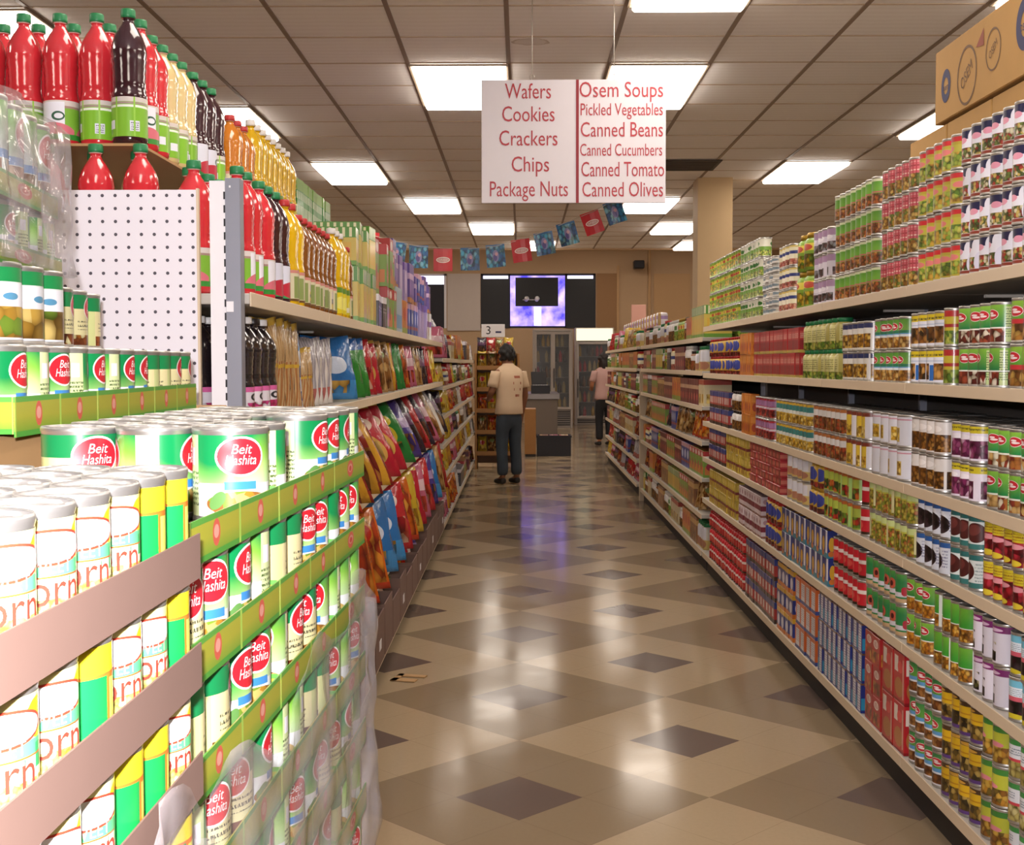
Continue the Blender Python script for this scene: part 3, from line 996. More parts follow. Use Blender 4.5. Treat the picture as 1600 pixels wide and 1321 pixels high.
jars(1, 7.499, 8.661, 'blue_yellow', 'spice_jar', 'small blue and yellow jar', 2, 0.032, 0.115, cap_red)
cans(2, 3.028, 3.535, 'green_logo_meat', 'meat_can', 'green logo can with meat picture', rows=4, h=0.115, r=0.038)
cans(2, 3.55, 3.834, 'yellow_purple', 'beet_can', 'yellow-topped can with purple beets', rows=4, h=0.115)
cans(2, 3.858, 4.223, 'white_brown', 'lentil_soup_can', 'white-topped can with brown lentils', rows=4, h=0.114)
cans(2, 4.245, 4.691, 'white_big', 'chickpea_tin', 'big white can with yellow picture', h=0.114, r=0.05, rows=3)
cans(2, 4.727, 5.031, 'yellow_white', 'hearts_can', 'yellow and white can', rows=3)
cans(2, 5.051, 5.594, 'nut_white', 'mushroom_can', 'white can with brown mushrooms', rows=3)
cans(2, 5.631, 6.427, 'teal_yellow', 'bamboo_can', 'teal and yellow can', rows=2)
cans(2, 6.477, 6.983, 'purple_red', 'tomato_paste_can', 'purple and red can')
pboxes(2, 7.042, 7.395, 'box_orange', 'wafer_box', 'orange wafer box', 2, 0.07, 0.05, 0.115)
jars(2, 7.439, 7.738, 'white_brown', 'coffee_jar', 'dark brown jar', 2, 0.036, 0.118, cap_dark)
pboxes(2, 7.786, 8.646, 'box_multi', 'mix_box', 'red and navy box', 2, 0.065, 0.05, 0.11)
cans(3, 3.017, 3.554, 'berry_yellow', 'cranberry_can', 'yellow-topped red berry can', r=0.0345, h=0.112, jit=0.25)
cans(3, 3.564, 3.81, 'teal_bean', 'red_bean_can', 'white-teal can with big brown bean', jit=0.3)
cans(3, 3.822, 4.127, 'blue_olive', 'black_olive_can', 'blue-white can with black olives', jit=0.3)
cans(3, 4.148, 4.688, 'pea_yellow', 'pea_carrot_can', 'yellow-green pea can')
cans(3, 4.706, 4.815, 'bright_red', 'paste_can', 'bright red can')
cans(3, 4.834, 5.4, 'lime_tomato', 'tomato_can', 'lime can with tomatoes')
jars(3, 5.424, 5.645, 'blue_yellow', 'jam_jar', 'blue and yellow jam jar', 2, 0.035, 0.11, cap_gold)
cans(3, 5.684, 6.162, 'pale_big', 'mayonnaise_tin', 'large pale tin', r=0.052, h=0.11)
pboxes(3, 6.208, 7.11, 'box_flat_red', 'gelatin_box', 'flat red box', 5, 0.09, 0.06, 0.042)
pboxes(3, 7.171, 7.897, 'box_yellow', 'pudding_box', 'yellow pudding box', 2, 0.07, 0.05, 0.11)
pboxes(3, 7.947, 8.634, 'box_multi', 'cake_mix_box', 'red-navy cake mix box', 2, 0.065, 0.05, 0.11)
cans(4, 3.003, 3.347, 'cherry_blue', 'cherry_can', 'pale blue can with dark cherries', h=0.118, r=0.038, jit=0.3)
cans(4, 3.357, 3.618, 'purple_olive', 'sliced_olive_can', 'purple-topped can with black olives', h=0.118, r=0.038, jit=0.3)
cans(4, 3.629, 3.949, 'corn_green', 'sweetcorn_can', 'green can with yellow corn', h=0.116)
cans(4, 3.962, 4.249, 'corn_logo', 'corn_kernel_can', 'dark green logo can with corn', h=0.116)
cans(4, 4.263, 4.719, 'flower_green', 'artichoke_can', 'green can with red flower', h=0.114)
cans(4, 4.737, 5.228, 'bright_red', 'tomato_sauce_can', 'bright red can with pale band', h=0.114)
pboxes(4, 5.261, 6.21, 'box_navy', 'tea_box', 'navy box with yellow picture', 2, 0.1, 0.06, 0.118)
jars(4, 6.257, 6.677, 'blue_yellow', 'sauce_jar', 'blue and yellow sauce jar', 2, 0.036, 0.12, cap_red)
pboxes(4, 6.713, 7.458, 'box_pinkwhite', 'sugar_box', 'pinkish-white box', 2, 0.075, 0.055, 0.112)
pboxes(4, 7.503, 8.621, 'box_yellow', 'starch_box', 'yellow starch box', 2, 0.08, 0.055, 0.112)
cans(5, 2.985, 3.348, 'bean_white_green', 'white_bean_can', 'white can with green rim', layers=3, h=0.116, r=0.0385)
cans(5, 3.357, 3.532, 'bean_lime', 'lima_bean_can', 'lime can with pink oval', layers=3, h=0.116, r=0.0385)
cans(5, 3.543, 3.857, 'bean_violet', 'broad_bean_can', 'yellow can with violet foot', layers=3, h=0.116, r=0.0385)
cans(5, 3.869, 4.187, 'nut_green', 'mushroom_piece_can', 'green can with blue stripe', layers=3, h=0.116, r=0.0385)
pboxes(5, 4.201, 4.454, 'box_red_meal', 'meal_box', 'red box with white panel', 2, 0.12, 0.06, 0.17)
pboxes(5, 4.47, 4.701, 'box_red_pic', 'stew_box', 'red box with stew picture', 3, 0.1, 0.06, 0.112)
pboxes(5, 4.719, 5.428, 'box_navy_print', 'matzo_meal_box', 'navy box with white print', 3, 0.075, 0.06, 0.114)
pboxes(5, 5.452, 5.896, 'box_orange_white', 'cracker_box', 'orange box with white panel', 3, 0.1, 0.06, 0.112)
pboxes(5, 5.924, 6.318, 'box_navy_yellow', 'cereal_box', 'navy box with yellow top', 3, 0.09, 0.06, 0.112)
pboxes(5, 6.351, 7.202, 'box_multi', 'noodle_box', 'red-navy noodle box', 3, 0.08, 0.06, 0.11)
jars(5, 7.266, 8.603, 'bright_red', 'sauce_bottle', 'small red sauce jar', 3, 0.036, 0.108, cap_red)

# ------------------------------------------------------------------ brown cartons above the cans
ctn_m = mat('carton_tan', 'b98f52', .8, var=.12)
ink_navy = mat('carton_ink_navy', '2a2c58', .7)
ink_brown = mat('carton_ink_brown', '6a4a2c', .7)
ink_red = mat('carton_ink_red', '8a3a1e', .7)


def ring_on_x(name, y, z, ry, rz, wd, m, x=-.0012):
    """printed ring standing on a carton face that looks to -X"""
    n = 32
    vs, fs = [], []
    for k in range(n):
        a = 2 * PI * k / n
        for q in (1, 1 - wd):
            vs.append((x, y + q * ry * math.cos(a), z + q * rz * math.sin(a)))
    for k in range(n):
        k2 = (k + 1) % n
        fs.append((2 * k, 2 * k + 1, 2 * k2 + 1, 2 * k2))
    return finish(name, vs, fs, [m])


def words_on_x(name, s, y, z, size, m, sx=1.0, rot=0.0):
    me = text_mesh(name, s, size, m, sx=sx)
    ca, sa = math.cos(rot), math.sin(rot)
    for v in me.vertices:
        a, b = v.co.x, v.co.z
        a, b = a * ca - b * sa, a * sa + b * ca
        v.co = (-.0018, y - a, z + b)
    return me


def carton(label, x0, y0, y1, z0, z1, d=.5, marks=()):
    t = thing('carton', label, 'carton', (x0, y0, z0), 0, 'brown cartons over the canned goods')
    h, w = z1 - z0, y1 - y0
    obj('box', boxes('box', [(0, d, .002, w - .002, 0, h - .001)], [ctn_m], .003), t)
    obj('flap', boxes('flap', [(.01, d * .5 - .003, .006, w - .006, h - .001, h + .0015), (d * .5 + .003, d - .01, .006, w - .006, h - .001, h + .0015)], [ctn_m]), t)
    for n, me in marks:
        obj(n, me, t)
    return t


carton('long brown carton with printed round emblems, highest of the stack', 1.59, 3.72, 4.885, 2.385, 2.66, .5, [
    ('emblem', ring_on_x('emblem', .82, .115, .098, .105, .09, ink_brown)), ('emblem', ring_on_x('emblem', .57, .145, .068, .072, .09, ink_brown)),
    ('emblem', ring_on_x('emblem', 1.04, .125, .05, .062, .5, ink_navy)), ('emblem', ring_on_x('emblem', .30, .16, .075, .085, .5, ink_navy)),
    ('lettering', words_on_x('lettering', 'OSEM', .82, .115, .062, ink_brown, .8, .5)), ('lettering', words_on_x('lettering', 'OSEM', .57, .145, .04, ink_brown, .8, .5)),
    ('lettering', words_on_x('lettering', 'osem', 1.04, .12, .034, ink_navy, .8)), ('lettering', words_on_x('lettering', 'osem', .30, .155, .05, ink_navy, .8)),
    ('red_mark', finish('red_mark', [(-.0015, .73, .19), (-.0015, .66, .24), (-.0015, .655, .18)], [(0, 1, 2)], [ink_red]))])
carton('long brown carton out of sight behind the emblem carton, highest row', 1.59, 3.04, 3.70, 2.385, 2.66)
for i, (a, b) in enumerate(((4.78, 5.22), (4.33, 4.77), (3.87, 4.32), (3.45, 3.86), (3.04, 3.44))):
    carton('brown carton with a faint ring, %s from the far end of the middle carton row' % nth(i + 1), 1.60, a, b, 2.06, 2.375, .5, [('emblem', ring_on_x('emblem', (b - a) / 2, .14, .09, .1, .08, ink_brown))])
for i, (a, b) in enumerate(((4.78, 5.30), (4.26, 4.77), (3.74, 4.25), (3.39, 3.73), (3.04, 3.38))):
    carton('brown carton standing behind the top-shelf cans, %s from the far end' % nth(i + 1), 1.61, a, b, 1.73, 2.05, .5)
# shelf of the far side of the run that carries the cartons
gondola('far side of the canned goods shelving under the brown cartons', None, 2.215, -1, 3.035, 7.0, [1.728], .45, 1.728, RB, back=False)

# ------------------------------------------------------------------ snack and juice run: shelving
LX = -.655
LS = [1.647, 1.325, .905, .468]
LB = .10
for k in range(6):
    gondola('beige-lipped snack shelving, %s section counted from the pegboard end' % SEC[k], 'snack shelving sections', LX, -1, 3.06 + k * 1.25, 3.06 + (k + 1) * 1.25, LS, .45, 1.647, LB)
for k in range(6):
    gondola('snack shelving farther down the aisle with packed shelves, %s section past the chips' % SEC[k], 'far snack shelving sections', LX, -1, 10.60 + k * 1.25, 10.60 + (k + 1) * 1.25, [1.52, 1.28, 1.03, .78, .5], .45, 1.9, LB)
gondola('back side of the juice shelving behind the pegboard', None, -1.595, 1, 3.06, 6.8, [1.647], .45, 1.647, LB, back=False)

# end panel and upright
peg = G('pegboard_white', 'e6e2ea', .5)
sp = peg.n('ShaderNodeSeparateXYZ')
peg.l(peg.obj(), sp.inputs[0])
dx = peg.M('SUBTRACT', peg.M('FRACT', peg.M('MULTIPLY', sp.outputs[0], 1 / .0311)), .5)
dz = peg.M('SUBTRACT', peg.M('FRACT', peg.M('MULTIPLY', sp.outputs[2], 1 / .0311)), .5)
rr = peg.M('ADD', peg.M('MULTIPLY', dx, dx), peg.M('MULTIPLY', dz, dz))
peg_m = peg.out(peg.mix(peg.M('LESS_THAN', rr, .017), 'e6e2ea', '4a4650'))
t = thing('pegboard_panel', 'white pegboard end panel with rows of small dark holes', 'panel', (-.775, 3.045, 0))
obj('board', boxes('board', [(-.86, -.006, 0, .008, .25, 1.895)], [peg_m]), t)
obj('edge_trim', boxes('edge_trim', [(-.006, 0, -.003, .010, .25, 1.898)], [rail_m]), t)
t = thing('end_upright', 'grey and white slotted upright post at the end of the juice shelving', 'post', (-.70, 3.03, 0))
obj('post', boxes('post', [(-.004, .032, -.02, .02, 0, 1.918)], [upright_m], .001), t)
obj('slotted_strip', boxes('slotted_strip', [(-.042, -.0045, -.016, .018, 0, 1.912)], [white_paint]), t)
obj('slots', boxes('slots', [(-.0085, -.0035, -.0168, -.0158, .3 + .032 * q, .318 + .032 * q) for q in range(50)], [black_m]), t)
obj('bracket', boxes('bracket', [(-.003, .014, -.0215, -.02, 1.60, 1.625), (.006, .010, -.0212, -.02, 1.895, 1.9)], [white_paint]), t)

# ------------------------------------------------------------------ boxes beyond the bottles
BX = {
    'bag_box_yellow': ('c8b04a', [('b', .72, 1, '4f8a2e'), ('s', .74, .98, 'dcd8b0', 7, .4), ('r', .1, .9, .2, .6, 'd0a83a'), ('b', 0, .12, '6a9a34')]),
    'bx_green_dots': ('2f7f2e', [('b', .8, 1, '6f9a34'), ('s', .35, .55, 'd8dcc0', 7, .35), ('s', .65, .78, 'd8dcc0', 7, .35), ('b', 0, .25, 'b8a83a')]),
    'bx_green_red': ('7a9a3e', [('b', .75, 1, 'b8302e'), ('e', .5, .86, .3, .09, 'e9d8d0'), ('r', .05, .95, .1, .4, 'c87a3a'), ('e', .3, .4, .2, .16, 'a82a44')]),
    'bx_dark': ('2c2228', [('b', .8, 1, 'dcd6dc'), ('r', .5, .9, .1, .5, '6a6070'), ('t', .1, .9, .5, .7, 'a8a0a8', 2)]),
    'bx_purple': ('5a3f8a', [('b', .6, .75, 'c8a8c8'), ('e', .5, .4, .3, .2, '8a6ab0'), ('b', 0, .14, 'b0702e')]),
    'bx_paleblue': ('a8bcc8', [('b', .1, .4, '5f9ac0')]),
    'bx_blue': ('2f3f8e', [('e', .5, .55, .3, .18, 'c0c6dc'), ('b', .82, 1, 'c89aa8'), ('b', .2, .3, '8a3a44')]),
    'bx_orange': ('c8782a', [('e', .5, .6, .3, .2, 'b83a2a'), ('b', 0, .2, '8a9a3a')]),
    'bx_lilac': ('9a86b4', [('e', .5, .5, .3, .3, 'c9b0d8'), ('b', .8, 1, '6a4a9a')]),
    'bx_brown': ('8a5a34', [('f', .1, .9, .1, .6, FOODB, 4), ('b', .7, .9, 'c9a060')]),
    'bx_maroon': ('6a1c2a', [('b', .6, .75, 'c9a080'), ('e', .5, .3, .25, .15, 'b84a44')]),
    'bx_cream': ('cfc09a', [('f', .1, .9, .1, .45, FOODY, 4), ('b', .8, 1, 'a8402e')]),
    'bx_white': ('d0cac6', [('b', .5, .7, '7a4a8a'), ('e', .5, .3, .2, .14, 'b0705a')]),
}


def B(n):
    return art('print_' + n, BX[n][0], BX[n][1], rep=1)


# ------------------------------------------------------------------ juice bottles
def bottle_spec(kind, liquid_m, label_m, cap_m, r=.0445, h=.322, clear_m=None):
    key = (kind, liquid_m.name, label_m.name, cap_m.name, r, h)
    if key in _pc:
        return _pc[key]
    q = h / .322
    p = [(0, .004), (.024, .002), (.038, 0), (.0425, .008), (.0435, .016), (.0435, .112), (.044, .118), (.0415, .126), (.0395, .142), (.0405, .15), (.0392, .154), (.0408, .166), (.0395, .17), (.0418, .184), (.0405, .188),
         (.0432, .202), (.0418, .206), (.0440, .222), (.0430, .227), (.0415, .240), (.0355, .258), (.0265, .274), (.0180, .286), (.0138, .294), (.0132, .302), (.0165, .303), (.0165, .306), (.013, .307), (.013, .312)]
    p = [(a * r / .0445, z * q) for a, z in p]
    n = len(p)
    me = lathe(kind, p, 24, [liquid_m, clear_m or liquid_m], [0] * 24 + [1] * (n - 25))
    lab = lathe('label', [(r * .986, .017 * q), (r * .986, .111 * q)], 24, [label_m])
    cp = lathe('cap', [(.0135, .304 * q), (.0178, .304 * q), (.0182, .310 * q), (.0178, .322 * q), (.0165, .325 * q), (0, .325 * q)], 20, [cap_m])
    _pc[key] = dict(name=kind, cat='bottle', mesh=me, parts=[('label', lab, []), ('cap', cp, [])])
    return _pc[key]


def liquid(name, c, rough=.12):
    if name in MATS:
        return MATS[name]
    g = G(name, c, rough, 0, .6, .6)
    g.b.inputs['Transmission Weight'].default_value = .12
    g.b.inputs['Subsurface Weight'].default_value = .15
    g.b.inputs['Subsurface Radius'].default_value = (.02, .01, .01)
    f = g.noise(g.obj(), 18, 2)
    MATS[name] = g.out(g.mix(g.M('MULTIPLY', f, .25), c, tuple(min(1, v * 1.5 + .02) for v in lin(c)[:3])))
    return MATS[name]


clear_pet = liquid('clear_bottle_neck', 'd9b3a8')
lq = dict(red=liquid('juice_red', 'cc2c36'), dark=liquid('juice_dark', '33101c'), pale=liquid('juice_pale', 'd3bd86'), yellow=liquid('juice_yellow', 'd9ac10'), orange=liquid('juice_orange', 'c8781e'), tea=liquid('juice_tea', '7e4a18'))
JL = [('r', .3, .7, 0, 1, 'ecebf2'), ('b', 0, .16, '3f8f34')]
lab_red = art('juice_label_red', '7fb43a', [('b', .86, 1, 'd9cfc8'), ('b', .8, .86, 'a88a80'), ('r', .18, .82, .16, .96, 'ecebf4'), ('e', .55, .1, .5, .34, 'd9707e'), ('b', 0, .14, '3a8f38'), ('e', .7, .6, .12, .12, '2f5a44'), ('e', .71, .6, .08, .07, 'ecebf4')], rep=2)
lab_green = art('juice_label_green', '7db62e', [('b', .88, 1, 'cfc6c0'), ('b', .82, .87, 'a08a84'), ('b', .74, .8, 'e9efe2'), ('r', .1, .3, .2, .42, 'e3e6f0'), ('r', .6, .78, .14, .4, 'd9dbe6'), ('t', .62, .76, .16, .38, '55585f', 4), ('s', 0, 1, '95c84a', 3, .1)], rep=2)
lab_grape = art('juice_label_grape', 'd5d6e4', [('b', 0, .22, '3a8f50'), ('e', .55, .26, .5, .26, 'b8283c'), ('e', .66, .62, .13, .13, '2f5a48'), ('e', .67, .62, .08, .07, 'd5d6e4'), ('r', .84, 1, 0, 1, '9ab89a')], rep=2)
lab_tea = art('tea_label', 'd8cfae', [('b', .9, 1, 'd08a80'), ('r', .2, .42, .1, .8, '8a9a5a'), ('r', .5, .8, .1, .8, 'cfc6c0'), ('f', .5, .8, .1, .5, ['8a8a8e', 'a89a70', 'd9c060'], 6), ('b', .0, .08, '6a4a22')], rep=2)
lab_yel = art('yellow_label', 'd6c41e', [('b', .8, 1, '5f8a2a'), ('e', .5, .4, .3, .25, 'e6de70'), ('r', .1, .3, .1, .3, 'e9e6d0')], rep=2)


def stand(kind, liq, lab, cap, x, y, z, label, group, r=.0445, h=.322, faces_cam=False):
    put(bottle_spec(kind, lq[liq], lab, cap, r, h, clear_pet if liq in ('red', 'pale', 'orange') else None), (x, y, z), (PI / 2 if faces_cam else 0) + RND.uniform(-.5, .5) + (PI if x < -.6 and not faces_cam else 0), label, group)


Z1, Z2 = LS[0] + .0005, 2.021
gj = 'juice bottles on the cardboard tier'
# upper tier: cardboard sheet and its bottles
t = thing('cardboard_sheet', 'thin brown cardboard sheet between the two tiers of juice bottles', 'cardboard', (-1.25, 3.125, Z2 - .007), me=boxes('cardboard_sheet', [(-.36, .312, 0, 3.2, 0, .0065)], [card_m]))
cols = [-.978, -1.07, -1.163, -1.255, -1.347, -1.44]
nm = ['dark grape', 'red', 'red', 'red', 'red', 'red']
for i, x in enumerate(cols):
    for j in range(2):
        dark = (i == 0 and j == 0)
        y = 3.172 + .04 * (i > 0) + j * .098
        lab = ('dark grape juice bottle with green label, tallest corner of the upper tier' if dark else
               '%s juice bottle on the upper tier, %s in from the aisle corner, %s row' % ('red', nth(i + 1), ('front', 'second')[j]))
        stand('juice_bottle', 'dark' if dark else 'red', lab_green if (dark or i in (1, 3)) else lab_red, cap_green, x, y, Z2, lab, gj, h=.334, faces_cam=True)
for j, (liq, lb) in enumerate((('red', lab_green), ('pale', lab_green), ('pale', lab_green), ('pale', lab_green), ('dark', lab_grape), ('dark', lab_grape), ('dark', lab_green))):
    y = 3.38 + j * .098 if j < 4 else 3.80 + (j - 4) * .11
    w = {'red': 'red', 'pale': 'pale grapefruit', 'dark': 'dark grape'}[liq]
    stand('juice_bottle', liq, lb, cap_green, -.982, y, Z2, '%s juice bottle along the aisle edge of upper tier, %s behind corner bottle' % (w, nth(j + 1)), gj)
    stand('juice_bottle', liq, lb, cap_green, -1.075, y + .028, Z2, '%s juice bottle in second file of upper tier, %s behind corner bottle' % (w, nth(j + 1)), gj)
for j in range(3):
    stand('juice_bottle', 'orange', lab_tea, cap_red, -.982, 4.28 + j * .1, Z2, 'orange juice bottle with red cap on upper tier, %s of its file' % nth(j + 1), gj, h=.29)
for j in range(8):
    stand('lemon_drink_bottle', 'yellow', lab_yel, cap_white, -.98, 4.60 + j * .098, Z2, 'tall yellow drink bottle with white cap on upper tier, %s of its file' % nth(j + 1), gj, h=.335)
for j in range(7):
    put(box_spec('pouch_box', 'box', B('bx_green_dots'), .1, .125, .25), (-1.0, 5.46 + j * .13, Z2 + .0005), PI + RND.uniform(-.1, .1), 'green carton with white dots on the cardboard tier, %s past yellow bottles' % nth(j + 1), 'green dotted cartons on the cardboard tier')
# lower tier on the shelf
gl = 'juice bottles on the top snack shelf'
for i, x in enumerate((-.80, -.93, -1.04, -1.16, -1.28, -1.40)):
    for j in range(2):
        w, lb = (('red', lab_red), ('pale', lab_green))[j if i else 0]
        stand('juice_bottle', w, lb, cap_green, x - .04 * j, 3.098 + j * .11, Z1 + (.0402 if i else 0), '%s juice bottle standing behind the pegboard, %s from the upright, %s row' % (w, nth(i + 1), ('front', 'second')[j]), gl, faces_cam=True)
fl_ = [('juice_bottle', 'red', lab_red, cap_green, 3.19, .0445, .322, 'red juice bottle seen beside the upright on the top snack shelf'),
       ('juice_bottle', 'red', lab_red, cap_green, 3.29, .0445, .322, 'red juice bottle with white-pink label just past the upright'),
       ('juice_bottle', 'red', lab_red, cap_green, 3.45, .0445, .322, 'red juice bottle beside the dark one on the top snack shelf'),
       ('juice_bottle', 'dark', lab_grape, cap_green, 3.56, .0445, .322, 'dark grape juice bottle at shelf edge beside red bottle'),
       ('juice_bottle', 'dark', lab_grape, cap_green, 3.67, .0445, .322, 'second dark grape juice bottle at the shelf edge'),
       ('juice_bottle', 'yellow', lab_tea, cap_red, 3.82, .0445, .32, 'yellow juice bottle with red cap between dark and tea bottles'),
       ('juice_bottle', 'yellow', lab_tea, cap_red, 3.92, .0445, .32, 'second yellow juice bottle before the tea bottles')]
for k in range(7):
    fl_.append(('tea_bottle', 'tea', lab_tea, cap_red, 4.04 + k * .096, .043, .30, 'brown tea bottle with cream label, %s of its row' % nth(k + 1)))
for k in range(3):
    fl_.append(('lemon_drink_bottle', 'yellow', lab_yel, cap_white, 4.76 + k * .1, .0445, .335, 'tall yellow drink bottle with white cap at shelf edge, %s of three' % nth(k + 1)))
fl_ += [('syrup_bottle', 'orange', lab_yel, cap_white, 5.07, .03, .26, 'slim orange syrup bottle after the yellow bottles'), ('syrup_bottle', 'tea', lab_tea, cap_red, 5.15, .03, .30, 'slim brown syrup bottle after the orange one')]
for kd, li, lb, cp, y, r, h, lab in fl_:
    stand(kd, li, lb, cp, LX - .06, y, Z1, lab, gl, r, h)
t = thing('end_shelf', 'white shelf board behind the pegboard carrying juice bottles', 'shelf', (-.889, 3.055, Z1))
obj('board', boxes('board', [(-.66, 0, 0, .24, .006, .0395)], [shelf_paint]), t)
obj('riser', boxes('riser', [(-.66, 0, .02, .22, 0, .006)], [shelf_paint]), t)
for k in range(12):
    li = ('red', 'dark', 'yellow', 'tea')[min(k // 3, 3)]
    stand('juice_bottle', li, lab_grape, cap_green, LX - .165, 3.32 + k * .1, Z1, '%s juice bottle in the second file of the top snack shelf, %s from upright' % (li, nth(k + 1)), gl)

LOOK = {'bag_box_yellow': 'yellow-green carton', 'bx_green_red': 'green and red carton', 'bx_dark': 'black carton with white top', 'bx_purple': 'purple cereal box', 'bx_paleblue': 'pale blue box', 'bx_blue': 'blue box with white oval',
        'bx_orange': 'orange box', 'bx_lilac': 'lilac cereal box', 'bx_brown': 'brown snack box', 'bx_maroon': 'maroon box', 'bx_cream': 'cream cracker box', 'bx_white': 'white and violet box'}
seqs = {
    0: [('bag_box_yellow', .24, .17, 4), ('bx_dark', .16, .15, 3), ('bx_green_red', .22, .15, 3), ('bx_paleblue', .25, .17, 2), ('bx_orange', .2, .16, 3), ('bx_blue', .2, .16, 4), ('bx_lilac', .24, .16, 5), ('bx_white', .2, .15, 4)],
    1: [('bag_box_yellow', .2, .17, 4), ('bx_green_red', .26, .15, 3), ('bx_green_red', .24, .15, 3), ('bx_purple', .24, .17, 2), ('bx_lilac', .26, .16, 3), ('bx_purple', .24, .16, 4), ('bx_blue', .2, .16, 5), ('bx_purple', .24, .15, 4)],
}
for tier in (0, 1):
    y = 5.26
    cnt = {}
    for i, (n, h, w, k) in enumerate(seqs[tier]):
        for q in range(k):
            cnt[n] = cnt.get(n, 0) + 1
            base = Z1 if tier == 0 else Z1 + seqs[0][i][1] + .001
            lab = '%s, top snack shelf past bottles, %s, %s from near end' % (LOOK[n], ('lower row', 'stacked row')[tier], nth(cnt[n]))
            hh = h if tier == 0 else round(h * (.8, 1.0, .9, 1.08)[(q + i) % 4], 3)
            if tier and (i * 3 + q) % 7 == 5:
                y += w
                continue
            put(box_spec('cereal_box' if n in ('bx_purple', 'bx_lilac') else 'food_box', 'box', B(n), .2, round(w * .86, 3), hh), (LX - .118 - RND.uniform(0, .015) * (1 + tier), y + w / 2, base), PI + RND.uniform(-.07, .07), lab, LOOK[n] + 'es on the top snack shelf')
            y += w

# ------------------------------------------------------------------ bags
def bag_mesh(kind, w, h, t, m, seed, shear=0.0):
    """pillow pouch standing up, face towards +X local; crimped flat seals top and bottom"""
    rn = random.Random(seed)
    ph = [rn.uniform(0, 6.28) for _ in range(6)]
    nu, nv = 10, 14
    bm = bmesh.new()
    lay = bm.loops.layers.uv.new('UVMap')
    grid = {}
    for side in (1, -1):
        for i in range(nu + 1):
            for j in range(nv + 1):
                u, v = i / nu, j / nv
                a = 2 * u - 1
                b = min(1, max(0, (v - .05) / .9)) * 2 - 1
                th = t / 2 * (max(0, 1 - abs(a) ** 2.4)) ** .6 * (max(0, 1 - abs(b) ** 2.6)) ** .7
                th *= 1 + .16 * math.sin(5 * u + 7 * v + ph[0]) + .1 * math.sin(13 * u - 9 * v + ph[1])
                seal = (v <= .05 or v >= .95)
                x = side * (th + (.0008 if not seal else .0007)) + (.0015 * math.sin(u * 60) if seal else 0)
                pinch = 1 - .05 * (1 - abs(b)) * (1 if not seal else 0) + .02 * math.sin(9 * v + ph[2])
                yy = a * w / 2 * pinch
                zz = v * h + .006 * math.sin(6 * u + ph[3]) * v
                yy -= shear * zz * (.75 + .5 * v)
                x += .008 * math.sin(17 * u + 11 * v + ph[4]) * (1 - abs(b)) * side * .6
                grid[side, i, j] = bm.verts.new((x, yy, zz))
        for i in range(nu):
            for j in range(nv):
                q = [grid[side, i, j], grid[side, i + 1, j], grid[side, i + 1, j + 1], grid[side, i, j + 1]]
                uvs = [(i / nu, j / nv), ((i + 1) / nu, j / nv), ((i + 1) / nu, (j + 1) / nv), (i / nu, (j + 1) / nv)]
                if side < 0:
                    q, uvs = q[::-1], uvs[::-1]
                f = bm.faces.new(q)
                f.smooth = True
                for lp, c in zip(f.loops, uvs):
                    lp[lay].uv = c
    for i in range(nu):
        for j in (0, nv):
            q = [grid[1, i, j], grid[-1, i, j], grid[-1, i + 1, j], grid[1, i + 1, j]]
            bm.faces.new(q if j == 0 else q[::-1])
    for j in range(nv):
        for i in (0, nu):
            q = [grid[1, i, j], grid[1, i, j + 1], grid[-1, i, j + 1], grid[-1, i, j]]
            bm.faces.new(q if i == 0 else q[::-1])
    me = bpy.data.meshes.new(kind)
    bm.to_mesh(me)
    bm.free()
    me.materials.append(m)
    return me


